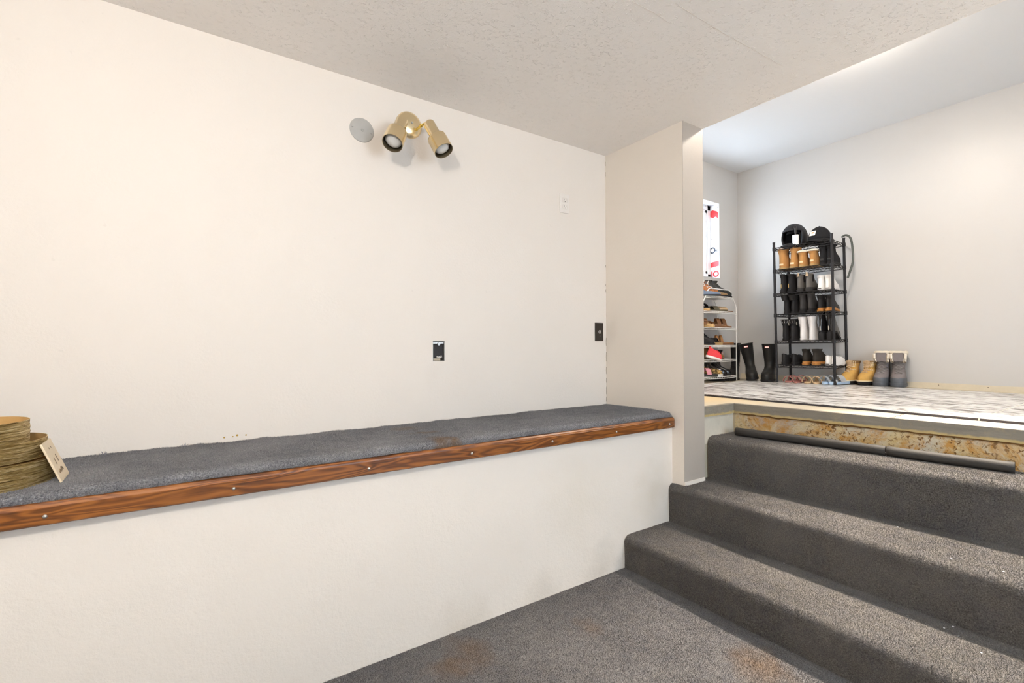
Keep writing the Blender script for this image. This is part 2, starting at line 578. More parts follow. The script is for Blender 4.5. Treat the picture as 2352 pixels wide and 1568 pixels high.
def rough_strip(x_of_y, y0, y1, z0, z1, amp, ny, nzv, jag=0.0, seed=0.0, thick=0.03, lip=0.0):
    """a rough vertical concrete skin facing -x, with a jagged lower edge"""
    b = MB()
    vs = []
    for i in range(ny + 1):
        y = y0 + (y1 - y0) * i / ny
        zz0 = z0 + jag * (noise.noise(Vector((y * 7 + seed, 0, 3))) + 0.6 * noise.noise(Vector((y * 23 + seed, 1, 3))) + 0.35 * noise.noise(Vector((y * 70, 2, 1))))
        for j in range(nzv + 1):
            t = j / nzv
            z = zz0 + (z1 - zz0) * t
            n_ = noise.noise(Vector((y * 14, z * 30, seed))) + 0.5 * noise.noise(Vector((y * 45, z * 60, seed)))
            x = x_of_y(y) - amp * n_ - lip * math.sin(PI * min(1, t * 1.0)) * 0.5
            if lip and t > 0.8:
                x += lip * ((t - 0.8) / 0.2) ** 2
            vs.append((x, y, z))
    k = nzv + 1
    fs = [(i * k + j, (i + 1) * k + j, (i + 1) * k + j + 1, i * k + j + 1) for i in range(ny) for j in range(nzv)]
    b.add(vs, fs)
    top = [vs[i * k + nzv] for i in range(ny + 1)]
    bot = [vs[i * k] for i in range(ny + 1)]
    for row in (top, bot):
        back = [(x + thick, y, z) for x, y, z in row]
        b.add(row + back, [(i, i + 1, ny + 2 + i, ny + 1 + i) for i in range(ny)])
    return b


e1 = rough_strip(slab_x, YN, YF + 0.012, 0.7165, ZS, 0.0025, 300, 6, jag=0.006, seed=4.0, lip=0.0).build('slab_edge', M_SLAB, fl, smooth=True)
e1['label'] = 'chipped grey concrete edge of the slab'
e2 = rough_strip(lambda y: slab_x(y) + 0.014, YN, YF, 0.58, 0.725, 0.0035, 300, 10, seed=9.0).build('concrete_riser', M_RUST, fl, smooth=True)
e2['label'] = 'rust stained concrete riser'


def face_strip(y_face, x0, x1, z0, z1, amp, jag, seed):
    b = MB()
    nx, nzv = 40, 6
    vs = []
    for i in range(nx + 1):
        x = x0 + (x1 - x0) * i / nx
        zz0 = z0 + jag * (noise.noise(Vector((x * 9 + seed, 0, 3))) + 0.5 * noise.noise(Vector((x * 40, 1, seed))))
        for j in range(nzv + 1):
            z = zz0 + (z1 - zz0) * j / nzv
            y = y_face - amp * noise.noise(Vector((x * 20, z * 30, seed)))
            vs.append((x, y, z))
    k = nzv + 1
    b.add(vs, [(i * k + j, (i + 1) * k + j, (i + 1) * k + j + 1, i * k + j + 1) for i in range(nx) for j in range(nzv)])
    for jj in (0, nzv):
        row = [vs[i * k + jj] for i in range(nx + 1)]
        b.add(row + [(x, y + 0.03, z) for x, y, z in row], [(i, i + 1, nx + 2 + i, nx + 1 + i) for i in range(nx)])
    return b


f1 = face_strip(YF - 0.004, XP - 0.03, slab_x(YF) + 0.004, 0.715, ZS, 0.003, 0.004, 2.0).build('slab_edge', M_SLAB, fl, smooth=True)
f2 = face_strip(YF + 0.010, XP - 0.03, slab_x(YF) + 0.016, 0.56, 0.725, 0.003, 0.0, 5.0).build('foundation_face', M_FACE, fl, smooth=True)
f2['label'] = 'pale painted concrete face beside the riser'
# crack across the slab top
cr = MB()
pts = []
for i in range(15):
    t = i / 14
    pts.append((2.755 + t * 0.28, 0.862 + 0.012 * noise.noise(Vector((t * 9, 0, 0))) + t * 0.01, ZS + 0.0003))
cr.tube(pts, 0.0014, 5)
cr.build('crack_line', plain('crack_dark', (0.17, 0.10, 0.04), 0.9), fl)
# long rusty crack between the slab edge and the riser
cr = MB()
for seg in range(26):
    y = 1.58 - seg * 0.075
    L = 0.075
    p_ = []
    for i in range(9):
        yy = y - L * i / 8
        zz = 0.7165 + 0.006 * (noise.noise(Vector((yy * 7 + 4.0, 0, 3))) + 0.6 * noise.noise(Vector((yy * 23 + 4.0, 1, 3)))) - 0.003
        p_.append((slab_x(yy) + 0.008, yy, zz))
    w = 0.0035 + 0.0045 * max(0, noise.noise(Vector((seg * 0.9, 5, 1))) + 0.3)
    cr.tube(p_, w, 5)
o_ = cr.build('rust_seam', plain('wet_rust', (0.17, 0.075, 0.016), 0.8, 0.4, 0.4, 50), fl)
o_['label'] = 'dark brown rusty seam'

# unpainted strip along the foot of the wall where a baseboard was taken off
b = MB()
n = 120
top = []
for i in range(n + 1):
    y = YN + 0.02 + (YC - YN - 0.04) * i / n
    top.append((y, ZS + 0.046 + 0.004 * noise.noise(Vector((y * 5, 0, 0))) + 0.003 * (1 if noise.noise(Vector((y * 2.3, 7, 0))) > 0.1 else 0)))
for i in range(n):
    (ya_, za_), (yb2, zb_) = top[i], top[i + 1]
    b.add([(XS - 0.001, ya_, ZS), (XS - 0.001, yb2, ZS), (XS - 0.001, yb2, zb_), (XS - 0.001, ya_, za_)], [(0, 1, 2, 3)])
bs_ = tag(b.build('baseboard_right', plain('bare_cream_plaster', (0.70, 0.62, 0.48), 0.8, 0.08, 0.2, 30), solid=0.001), 'bare cream strip at the foot of the shoe wall', 'baseboard', kind='structure')
for y in (1.21, 0.93):
    MB().lathe([(0, 0.0012), (0.003, 0.001), (0.0035, 0)], 10, mat=Matrix.Translation((XS - 0.002, y, ZS + 0.03)) @ Matrix.Rotation(-PI / 2, 4, 'Y')).build('nail_head', plain('nail_dark', (0.10, 0.06, 0.03), 0.6), bs_)

# ------------------------------------------------------------------ stairs
st = thing('staircase', 'three dark grey carpeted steps up to the concrete floor', 'stairs', T(0, 0, 0), kind='structure')


def step_mesh(xf, xb, z0, z1, y0, y1, r=0.034):
    """carpet wrapped step: riser, rounded nose, tread; xf and xb are functions of y"""
    b = MB()
    ny = 90
    prof = []
    for i in range(5):
        prof.append((0.004 + 0.003 * i / 4 * -1, z0 + (z1 - r - z0) * i / 4))
    for i in range(1, 9):
        a = PI / 2 * i / 8
        prof.append((r - r * math.cos(a), z1 - r + r * math.sin(a)))
    k = len(prof) + 6
    vs = []
    for i in range(ny + 1):
        y = y0 + (y1 - y0) * i / ny
        x0, x1 = xf(y), xb(y)
        wob = 0.0035 * noise.noise(Vector((y * 5, z1 * 9, 0)))
        row = [(x0 + dx + wob + 0.0015 * noise.noise(Vector((y * 30, z * 30, 2))), y, z + 0.003 * noise.noise(Vector((y * 6, z * 3, 7)))) for dx, z in prof]
        for j in range(1, 7):
            t = j / 6
            x = x0 + r + (x1 - x0 - r) * t
            row.append((x, y, z1 + 0.0025 * noise.noise(Vector((y * 5, x * 6, 4)))))
        vs += row
    b.add(vs, [(i * k + j, (i + 1) * k + j, (i + 1) * k + j + 1, i * k + j + 1) for i in range(ny) for j in range(k - 1)])
    for i in (0, ny):
        row = [vs[i * k + j] for j in range(k)] + [(vs[i * k + k - 1][0], vs[i * k][1], z0)]
        b.cap(row)
    return b


step_mesh(lambda y: 1.822 - 0.004 * y, lambda y: 2.20, -0.03, 0.1613, YN, YB, 0.036).build('step', M_CARPET_S, st, smooth=True)
step_mesh(lambda y: 2.164, lambda y: riser_x(y) + 0.03, 0.12, 0.364, YN, YB, 0.036).build('step', M_CARPET_S, st, smooth=True)
step_mesh(riser_x, lambda y: slab_x(y) + 0.03, 0.33, 0.5992, YN, YF + 0.005, 0.040).build('step', M_CARPET_S, st, smooth=True)

# ------------------------------------------------------------------ ledge carpet and wooden rail
b = MB()
nx = 260
x0, x1 = XL, XR - 0.004
prof = [(YB + 0.002, 0.69), (YB + 0.002, 0.7295), (YB - 0.012, 0.7305)]
r = 0.018
for i in range(0, 9):
    a = PI / 2 * i / 8
    prof.append((YB - 0.013 + 1.1 * (r - r * math.cos(a)), 0.7565 - r + r * math.sin(a)))
for i in range(1, 9):
    prof.append((YB + 0.010 + (YW - YB - 0.012) * i / 8, 0.7565 - 0.009 * i / 8))
k = len(prof)
vs = []
for i in range(nx + 1):
    x = x0 + (x1 - x0) * i / nx
    e = max(0.0, 1 - (x1 - x) / 0.035)
    drop = 0.026 * (1 - math.sqrt(max(0, 1 - e * e)))
    for j, (y, z) in enumerate(prof):
        ed = max(0, 1 - (YW - y) / 0.05)
        z2 = z + (0.004 * noise.noise(Vector((x * 6, y * 8, 0))) + 0.0018 * noise.noise(Vector((x * 40, y * 40, 3)))) * (1 if j > 1 else 0) + 0.004 * ed * noise.noise(Vector((x * 18, 5, 0)))
        y2 = y + 0.003 * noise.noise(Vector((x * 30, z * 40, 8))) if 1 < j < 11 else y
        front = max(0, 1 - (y - YB) / 0.12)
        vs.append((x, y2, z2 - drop * front if j > 1 else z2))
b.add(vs, [(i * k + j, (i + 1) * k + j, (i + 1) * k + j + 1, i * k + j + 1) for i in range(nx) for j in range(k - 1)])
b.cap([vs[nx * k + j] for j in range(k)] + [(x1, YW - 0.002, 0.69)])
lc = b.build('ledge_carpet', M_CARPET_L, smooth=True)
tag(lc, 'blue-grey carpet pad covering the long ledge', 'carpet')

tr = thing('wooden_rail', 'brown stained wooden rail screwed along the ledge front', 'rail', T(0, 0, 0))
b = MB()
ya, yb_ = 1.6440, YB - 0.001
z0, z1 = 0.6742, 0.7300
pr = [(yb_, z0), (ya + 0.003, z0), (ya, z0 + 0.003), (ya, z1 - 0.012), (ya + 0.002, z1 - 0.0105), (ya + 0.0035, z1 - 0.006), (ya + 0.008, z1 - 0.001), (ya + 0.014, z1), (yb_, z1)]
xs = [XL, 2.176, 2.186, 2.1895]
rows = []
for i, x in enumerate(xs):
    s_ = (0, 0, 0.003, 0.010)[i]
    rows.append([(x, min(yb_, y + (s_ if y < yb_ - 0.001 else 0)), min(max(z, z0 + s_ * 0.6), z1 - s_ * 0.6)) for y, z in pr])
k = len(pr)
b.add([p for rw in rows for p in rw], [(i * k + j, (i + 1) * k + j, (i + 1) * k + (j + 1) % k, i * k + (j + 1) % k) for i in range(3) for j in range(k)])
b.cap(rows[-1])
b.cap(rows[0])
b.build('rail_board', M_WOOD, tr)
screws = [-2.341 + 0.4066 * i for i in range(12)]
smesh = None
for x in [q for q in (-1.928, -1.521, -1.115, -0.708, -0.299, 0.110, 0.515, 0.923, 1.331, 1.734, 2.140)]:
    if smesh is None:
        s_ = MB().lathe([(0.0, 0.0035), (0.0025, 0.0033), (0.0048, 0.0018), (0.0055, 0.0)], 12, mat=Matrix.Rotation(PI / 2, 4, 'X')).build('screw', M_STEEL, tr, smooth=True)
        smesh = s_.data
    else:
        s_ = bpy.data.objects.new('screw', smesh)
        C.objects.link(s_)
        s_.parent = tr
    s_.location = (x, ya + 0.0003, 0.6965)

# ------------------------------------------------------------------ lamps that light the two rooms
def dome_lamp(name, label, x, y, zc, r, em):
    t = thing(name, label, 'lamp', T(x, y, zc))
    MB().lathe([(0.0, 0.0), (r * 1.08, 0.0), (r * 1.1, -0.012), (r * 1.02, -0.026), (r * 0.98, -0.026)], 40).build('mount_ring', M_STEEL, t, smooth=True)
    MB().lathe([(r * math.cos(a), -0.026 - 0.055 * math.sin(a)) for a in [PI / 2 * i / 10 for i in range(11)]], 40).build('glass_dome', em, t, smooth=True)
    return t


t = thing('globe_lamp', 'white glass globe lamp hanging from the low textured ceiling', 'lamp', T(-0.35, 0.20, ZC))
MB().lathe([(0.0, 0.0), (0.06, 0.0), (0.062, -0.012), (0.03, -0.022), (0.012, -0.03), (0.010, -0.23)], 32).build('canopy', M_STEEL, t, smooth=True)
MB().ellipsoid((0, 0, -0.33), (0.11, 0.11, 0.11), 32, 20).build('glass_globe', emit('lit_glass_lower', LAMP_COL_F, LAMP_FRONT), t, smooth=True)
dome_lamp('ceiling_lamp', 'round glass dome lamp on the white upper ceiling', 3.26, 1.22, ZU, 0.15, emit('lit_glass_upper', LAMP_COL, LAMP_UPPER))

# added spot, out of view in the upper ceiling, to brighten the steps
dl = thing('added_step_spot', 'added unseen spot in the upper ceiling to brighten the steps', 'lamp', T(3.35, 0.55, ZU))
MB().lathe([(0.075, 0.0), (0.077, -0.006), (0.062, -0.008), (0.055, 0.02), (0.0, 0.03)], 32).build('added_spot_ring', M_PLATEW, dl, smooth=True)
sl = bpy.data.lights.new('added_spot_light', 'SPOT')
sl.energy = ADDED_SPOT
sl.color = LAMP_COL
sl.spot_size = math.radians(57)
sl.spot_blend = 0.7
sl.shadow_soft_size = 0.05
slo = bpy.data.objects.new('added_spot_light', sl)
C.objects.link(slo)
slo.location = (3.35, 0.55, ZU - 0.02)
slo.parent = dl
slo.matrix_parent_inverse = Matrix.Translation((-3.35, -0.55, -ZU))
slo.rotation_euler = (Vector((1.80, 0.12, 0.0)) - slo.location).to_track_quat('-Z', 'Y').to_euler()

# ------------------------------------------------------------------ window with wrapped reveal
M_VINYL = plain('white_window_vinyl', (0.82, 0.83, 0.84), 0.35, 0.02, 0.0)
M_WRAP = plain('white_house_wrap', (0.80, 0.81, 0.83), 0.45, 0.03, 0.1, 30)
M_RED = plain('red_tape', (0.68, 0.035, 0.04), 0.4, 0.06, 0.05, 30)
M_INK = plain('navy_ink', (0.035, 0.04, 0.06), 0.6, 0.0, 0.0)
m_, nt_, b_ = new_mat('window_glass')
nt_.nodes.remove(b_)
_tr = _n(nt_, 'ShaderNodeBsdfTransparent')
_tr.inputs[0].default_value = (0.96, 0.98, 1.0, 1)
_gl = _n(nt_, 'ShaderNodeBsdfGlossy')
_gl.inputs['Roughness'].default_value = 0.02
_mx = _n(nt_, 'ShaderNodeMixShader')
_mx.inputs[0].default_value = 0.06
nt_.links.new(_tr.outputs[0], _mx.inputs[1])
nt_.links.new(_gl.outputs[0], _mx.inputs[2])
nt_.links.new(_mx.outputs[0], nt_.nodes['Material Output'].inputs[0])
M_GLASS = m_
w1 = thing('window_1', 'white framed window with wrapped reveal beside the shoe racks', 'window', T(0, 0, 0), kind='structure')
yg = YC + 0.10
fr = MB()
for a, c in (((WX0, yg, WZ0), (WX1, yg + 0.04, WZ0 + 0.055)), ((WX0, yg, WZ1 - 0.055), (WX1, yg + 0.04, WZ1)), ((WX0, yg, WZ0), (WX0 + 0.05, yg + 0.04, WZ1)), ((WX1 - 0.05, yg, WZ0), (WX1, yg + 0.04, WZ1)), ((4.08, yg, WZ0), (4.13, yg + 0.04, WZ1))):
    fr.box(a, c)
fr.build('window_frame', M_VINYL, w1, bevel=0.003)
for a, c in ((WX0 + 0.05, 4.08), (4.13, WX1 - 0.05)):
    MB().box((a, yg + 0.018, WZ0 + 0.055), (c, yg + 0.022, WZ1 - 0.055)).build('pane', M_GLASS, w1)
    sb = MB()
    for p0, p1 in (((a, WZ0 + 0.055), (c, WZ0 + 0.085)), ((a, WZ1 - 0.085), (c, WZ1 - 0.055)), ((a, WZ0 + 0.055), (a + 0.03, WZ1 - 0.055)), ((c - 0.03, WZ0 + 0.055), (c, WZ1 - 0.055))):
        sb.box((p0[0], yg + 0.006, p0[1]), (p1[0], yg + 0.034, p1[1]))
    sb.build('sash', M_VINYL, w1, bevel=0.002)
# wrap lining the reveal
t_ = 0.003
lin = MB()
lin.box((WX1 - t_, YC - 0.001, WZ0), (WX1, yg, WZ1)).box((WX0, YC - 0.001, WZ1 - t_), (WX1 - t_, yg, WZ1)).box((WX0, YC - 0.001, WZ0), (WX1 - t_, yg, WZ0 + t_))
lin.build('reveal_wrap', M_WRAP, w1)
xr_ = WX1 - t_


def patch(pts, name, m):
    """thin patch on the right reveal; pts are (y, z)"""
    b = MB()
    n = len(pts)
    b.add([(xr_ - 0.0008, y, z) for y, z in pts] + [(xr_, y, z) for y, z in pts], [tuple(range(n)), tuple(range(n, 2 * n))[::-1]] + [(i, (i + 1) % n, n + (i + 1) % n, n + i) for i in range(n)])
    return b.build(name, m, w1)


Y0, Y1 = YC + 0.004, yg - 0.002
patch([(Y1, 2.53), (Y1 - 0.03, 2.535), (Y0 + 0.02, 2.515), (Y0, 2.49), (Y0, 2.435), (Y0 + 0.012, 2.44), (Y0 + 0.03, 2.462), (Y0 + 0.045, 2.46), (Y0 + 0.06, 2.452), (Y1, 2.47)], 'red_tape', M_RED)
patch([(Y1, 1.985), (Y1 - 0.03, 1.992), (Y0 + 0.02, 1.998), (Y0, 1.99), (Y0, 1.945), (Y0 + 0.04, 1.94), (Y1, 1.935)], 'red_tape', M_RED)


def letter(ch, y, z, size, m, name='printed_letter'):
    cu = bpy.data.curves.new(name, 'FONT')
    cu.body = ch
    cu.size = size
    cu.extrude = 0.0004
    cu.offset = size * 0.035
    o = bpy.data.objects.new(name, cu)
    C.objects.link(o)
    dg = bpy.context.evaluated_depsgraph_get()
    me = bpy.data.meshes.new_from_object(o.evaluated_get(dg))
    bpy.data.objects.remove(o)
    me.materials.clear()
    me.materials.append(m)
    o = bpy.data.objects.new(name, me)
    C.objects.link(o)
    # text x runs from the window towards the room (-y), text y is up, normal is -x
    o.matrix_world = Matrix(((0, 0, -1, xr_ - 0.0008), (-1, 0, 0, y), (0, 1, 0, z), (0, 0, 0, 1)))
    o.parent = w1
    return o


letter('O', Y1 + 0.012, 2.085, 0.085, M_INK)
letter('\u00ae', Y0 + 0.036, 2.095, 0.032, M_INK)
letter('JO', Y1 - 0.004, 1.835, 0.085, M_RED)
for (yy, zz, rr) in ((Y1 - 0.008, 2.235, 0.004), (Y0 + 0.03, 2.545, 0.003), (Y0 + 0.012, 2.55, 0.003)):
    patch([(yy + rr * math.cos(a), zz + rr * math.sin(a)) for a in [2 * PI * i / 10 for i in range(10)]], 'nail_head', M_INK)

# window behind the viewer, which lights the lower room
w2 = thing('window_2', 'wide white framed window behind the viewer', 'window', T(0, 0, 0), kind='structure')
fr = MB()
for a, c in (((0.8, 0.75), (2.4, 0.8)), ((0.8, 2.15), (2.4, 2.2)), ((0.8, 0.75), (0.85, 2.2)), ((2.35, 0.75), (2.4, 2.2)), ((1.575, 0.75), (1.625, 2.2))):
    fr.box((a[0], YN - 0.08, a[1]), (c[0], YN - 0.03, c[1]))
fr.build('window_frame', M_VINYL, w2)
for x0, x1 in ((0.85, 1.575), (1.625, 2.35)):
    MB().box((x0, YN - 0.06, 0.8), (x1, YN - 0.056, 2.15)).build('pane', M_GLASS, w2)


def portal(name, loc, rot, sx, sy):
    li = bpy.data.lights.new(name, 'AREA')
    li.shape = 'RECTANGLE'
    li.size, li.size_y = sx, sy
    li.cycles.is_portal = True
    o = bpy.data.objects.new(name, li)
    C.objects.link(o)
    o.location = loc
    o.rotation_euler = rot
    return o


portal('window_portal', (1.6, YN - 0.12, 1.475), (PI / 2, 0, PI), 1.6, 1.45)
portal('window_portal', ((WX0 + WX1) / 2, YC + 0.16, (WZ0 + WZ1) / 2), (PI / 2, 0, 0), WX1 - WX0, WZ1 - WZ0)

# ------------------------------------------------------------------ foam mats and pipe insulation
def foam_mat(label, poly):
    t = thing('foam_mat', label, 'mat', T(0, 0, 0))
    cx = sum(p[0] for p in poly) / len(poly)
    cy = sum(p[1] for p in poly) / len(poly)
    MB().prism(poly, ZS, ZM - 0.002).build('foam_base', M_MATEDGE, t)
    MB().prism([(x + (cx - x) * 0.002, y + (cy - y) * 0.002) for x, y in poly], ZM - 0.002, ZM).build('printed_top', M_MAT, t)
    return t


def mat_front(y):
    return 2.932 + (1.963 - y) * 0.037


fm_ = foam_mat('wood print foam mat in front of the shoe racks', [(mat_front(0.603), 0.603), (4.68, 0.603), (4.60, 2.50), (mat_front(2.50), 2.50)])
foam_mat('wood print foam mat at the right edge of the picture', [(mat_front(YN + 0.3), YN + 0.3), (4.72, YN + 0.3), (4.68, 0.597), (mat_front(0.597), 0.597)])


MB().box((mat_front(0.6) + 0.002, 0.5965, ZS), (4.68, 0.6035, ZM - 0.0004)).build('joint_strip', plain('cream_foam', (0.78, 0.74, 0.66), 0.6), fm_)


def foam_pipe(label, p0, p1):
    p0, p1 = Vector(p0), Vector(p1)
    t = thing('foam_pipe', label, 'pipe', Matrix.Translation(p0))
    d = p1 - p0
    R, r = 0.0225, 0.011
    n = 14
    q = d.to_track_quat('Z', 'Y').to_matrix().to_4x4()
    b = MB()
    L = d.length
    rings = [(r, 0.03), (r, 0.0), (R - 0.0015, 0.0), (R, 0.002)] + [(R, L * i / n) for i in range(1, n)] + [(R, L - 0.002), (R - 0.0015, L), (r, L), (r, L - 0.03)]
    b.lathe(rings, 28, mat=q)
    b.build('foam_sleeve', M_FOAM, t, smooth=True)
    return t


ZP = 0.5992 + 0.0245
foam_pipe('charcoal foam pipe sleeve at the left under the rusty riser', (2.608, 1.545, ZP), (2.698, 0.862, ZP))
foam_pipe('charcoal foam pipe sleeve at the right under the rusty riser', (2.698, 0.857, ZP), (2.748, 0.449, ZP))

# ------------------------------------------------------------------ fixtures on the main wall
RW = Matrix.Rotation(PI / 2, 4, 'X')          # local z points out of the wall (-y)

t = thing('blank_cover', 'round grey metal blank cover plate beside the brass lamp', 'cover plate', Matrix.Translation((0.6474, YW, 2.1064)) @ RW)
MB().lathe([(0.0, 0.004), (0.050, 0.004), (0.0545, 0.0025), (0.0555, 0.0)], 48).build('disc', M_DISC, t, smooth=True)
for a in (PI * 0.96, -PI * 0.045):
    s_ = MB().lathe([(0.0, 0.0022), (0.003, 0.002), (0.0042, 0.0)], 12).build('screw', M_STEEL, t, smooth=True)
    s_.location = (0.044 * math.cos(a), 0.044 * math.sin(a), 0.004)
MB().lathe([(0.0, 0.0012), (0.006, 0.001), (0.0065, 0.0)], 16).build('centre_knockout', M_GALV, t).location = (0.002, 0.0, 0.004)

lp = thing('wall_spotlight', 'polished brass wall light with two swivel spot cups', 'lamp', Matrix.Translation((0.8755, YW, 2.189)))
MB().lathe([(0.0, 0.022), (0.02, 0.0215), (0.042, 0.018), (0.056, 0.011), (0.063, 0.004), (0.0645, 0.0)], 48, mat=RW).build('back_plate', M_BRASS, lp, smooth=True)
MB().lathe([(0.0, 0.006), (0.004, 0.005), (0.006, 0.0)], 16, mat=Matrix.Translation((0.006, -0.0215, 0.005)) @ RW).build('cap_screw', M_STEEL, lp, smooth=True)


def spot(start, d, L, elbow, lab):
    """stepped spot cup: neck, cup, inside, bulb; start is the closed end"""
    d = Vector(d).normalized()
    q = Matrix.Translation(Vector(start) - Vector((0.8755, YW, 2.189))) @ d.to_track_quat('Z', 'Y').to_matrix().to_4x4()
    rn, rc = 0.0275, 0.0455
    ln = L * 0.50
    cup = MB().lathe([(0.0, 0.0), (rn - 0.005, 0.0), (rn - 0.001, 0.0015), (rn, 0.006), (rn, ln - 0.002), (rn + 0.001, ln), (rc - 0.006, ln + 0.002), (rc - 0.001, ln + 0.006), (rc, ln + 0.012), (rc, L)], 40, mat=q).build('spot_cup', M_BRASS, lp, smooth=True)
    cup['label'] = lab
    MB().lathe([(rc, L), (rc - 0.002, L), (rc - 0.002, ln + 0.012), (rn - 0.003, ln + 0.004), (0, ln + 0.002)], 40, mat=q).build('cup_lining', M_CUPIN, cup, smooth=True)
    MB().lathe([(0.016, ln + 0.004), (0.02, ln + 0.018), (0.036, L - 0.034), (0.0385, L - 0.026), (0.036, L - 0.018), (0.026, L - 0.011), (0.012, L - 0.008), (0.0, L - 0.007)], 32, mat=q).build('bulb', M_BULB, cup, smooth=True)
    MB().tube([Vector(p) - Vector((0.8755, YW, 2.189)) for p in elbow], 0.0062, 12).ellipsoid(Vector(elbow[1]) - Vector((0.8755, YW, 2.189)), (0.009, 0.009, 0.009), 12, 8).build('swivel_arm', M_BRASSY, lp, smooth=True)


spot((0.9342, 2.072, 2.1732), (0.0415, -0.082, -0.153), 0.172, [(0.903, YW - 0.014, 2.165), (0.915, YW - 0.055, 2.176), (0.935, YW - 0.082, 2.186), (0.939, YW - 0.094, 2.172)], 'right spot cup')
spot((0.7985, 2.0608, 2.1493), (-0.0695, -0.061, -0.145), 0.170, [(0.850, YW - 0.014, 2.150), (0.830, YW - 0.06, 2.158), (0.810, YW - 0.095, 2.160), (0.800, YW - 0.106, 2.148)], 'left spot cup, turned towards the room')

# open box with a bare outlet
t = thing('open_outlet_box', 'uncovered metal wall box with bare black outlet', 'outlet', Matrix.Translation((1.0304, YW, 1.0955)))
g = MB()
hw, hh, dp = 0.0322, 0.0503, 0.045
for a, c in (((-hw, 0.001, -hh), (-hw + 0.002, dp, hh)), ((hw - 0.002, 0.001, -hh), (hw, dp, hh)), ((-hw, 0.001, -hh), (hw, dp, -hh + 0.002)), ((-hw, 0.001, hh - 0.002), (hw, dp, hh)), ((-hw, dp, -hh), (hw, dp + 0.002, hh))):
    g.box(a, c)
g.build('metal_box', M_GALV, t)
MB().box((-0.0265, 0.004, -0.033), (0.0235, 0.03, 0.035)).build('outlet_body', M_BLACK, t, bevel=0.003)
MB().box((-0.030, 0.001, 0.037), (0.026, 0.0035, 0.044)).lathe([(0, 0.004), (0.008, 0.004), (0.009, 0.0)], 14, mat=Matrix.Translation((0, 0.002, 0.036)) @ RW).build('mounting_strap', M_STEEL, t)
MB().box((-0.028, 0.001, -0.047), (0.008, 0.0035, -0.036)).build('mounting_strap', plain('plaster_crusted_strap', (0.55, 0.46, 0.34), 0.8), t)
MB().prism([(-0.012, -0.0005), (0.016, -0.0005), (0.016, 0.003), (-0.012, 0.003)], -0.033, -0.0285).box((-0.012, -0.0005, -0.031), (-0.006, 0.003, -0.025)).box((0.010, -0.0005, -0.031), (0.016, 0.003, -0.022)).box((-0.001, -0.0005, -0.031), (0.004, 0.003, -0.026)).build('plaster_smear', M_PLATEW, t)

# white duplex outlet
t = thing('duplex_outlet', 'white duplex outlet high on the wall near the corner', 'outlet', Matrix.Translation((1.8537, YW, 1.9696)))
MB().box((-0.0355, -0.0055, -0.0575), (0.0355, 0, 0.0575)).build('cover_plate', M_PLATEW, t, bevel=0.002)
for dz in (-0.0195, 0.0195):
    fo = MB().box((-0.0165, -0.0075, dz - 0.0135), (0.0165, -0.005, dz + 0.0135)).build('outlet_face', M_PLATEW, t, bevel=0.003)
    for dx, h_ in ((-0.0065, 0.009), (0.0065, 0.0075)):
        MB().box((dx - 0.0012, -0.0078, dz + 0.002 - h_ / 2 + 0.002), (dx + 0.0012, -0.0074, dz + 0.004 + h_ / 2)).build('slot', M_SLOT, fo)
    MB().lathe([(0, 0.0003), (0.0026, 0.0003), (0.0026, 0)], 10, mat=Matrix.Translation((0, -0.0075, dz - 0.0075)) @ RW).build('ground_hole', M_SLOT, fo)
for dz in (-0.045, 0.045):
    MB().lathe([(0, 0.0012), (0.0022, 0.001), (0.0028, 0)], 10, mat=Matrix.Translation((0, -0.0055, dz)) @ RW).build('screw', M_PLATEW, t)

# dark jack plate
t = thing('jack_plate', 'dark brown jack plate low beside the wall corner', 'cover plate', Matrix.Translation((2.1346, YW, 1.2067)))
MB().box((-0.0355, -0.0045, -0.0575), (0.0355, 0, 0.0575)).build('plate', M_BROWN, t, bevel=0.0015)
MB().lathe([(0.0065, 0.0), (0.0085, 0.002), (0.0105, 0.0005), (0.0115, 0)], 20, mat=Matrix.Translation((0.004, -0.0045, 0.0)) @ RW).lathe([(0, 0.006), (0.0035, 0.006), (0.0035, 0)], 12, mat=Matrix.Translation((0.004, -0.0045, 0.0)) @ RW).build('cable_jack', M_STEEL, t, smooth=True)
MB().lathe([(0, 0.0012), (0.002, 0.001), (0.0026, 0)], 10, mat=Matrix.Translation((0.004, -0.0045, -0.026)) @ RW).build('screw', M_STEEL, t)

# ------------------------------------------------------------------ gold boxes and loose plate on the ledge
ZL = 0.7555


def gold_box(label, x, y, z, r, h):
    t = thing('gold_box', label, 'box', T(x, y, z), 'round gold boxes stacked on the ledge')
    n, k = 96, 26
    vs, fs = [], []
    for j in range(k + 1):
        zz = h * j / k
        for i in range(n):
            a = 2 * PI * i / n
            w = noise.noise(Vector((math.cos(a) * 2.2 + x, math.sin(a) * 2.2, zz * 160))) * 0.0016 + noise.noise(Vector((math.cos(a) * 7, math.sin(a) * 7 + y, zz * 260))) * 0.0011
            if j in (0, k):
                w = 0
            rr = r + w
            vs.append((rr * math.cos(a), rr * math.sin(a), zz))
    fs = [(j * n + i, j * n + (i + 1) % n, (j + 1) * n + (i + 1) % n, (j + 1) * n + i) for j in range(k) for i in range(n)]
    MB().add(vs, fs).lathe([(r, h), (r - 0.002, h)], n).build('box_wall', M_GOLD, t, smooth=True)
    MB().lathe([(r - 0.002, h), (r - 0.0022, 0.012), (0, 0.012)], 64).build('box_lining', M_GOLDIN, t, smooth=True)
    return t


gold_box('widest round crinkled gold box, lowest of the stack', -0.464, 1.829, ZL, 0.152, 0.066)
gold_box('middle sized round crinkled gold box in the stack', -0.468, 1.829, ZL + 0.0665, 0.139, 0.050)
gold_box('smallest round crinkled gold box on top of the stack', -0.486, 1.812, ZL + 0.0665 + 0.0125, 0.124, 0.090)

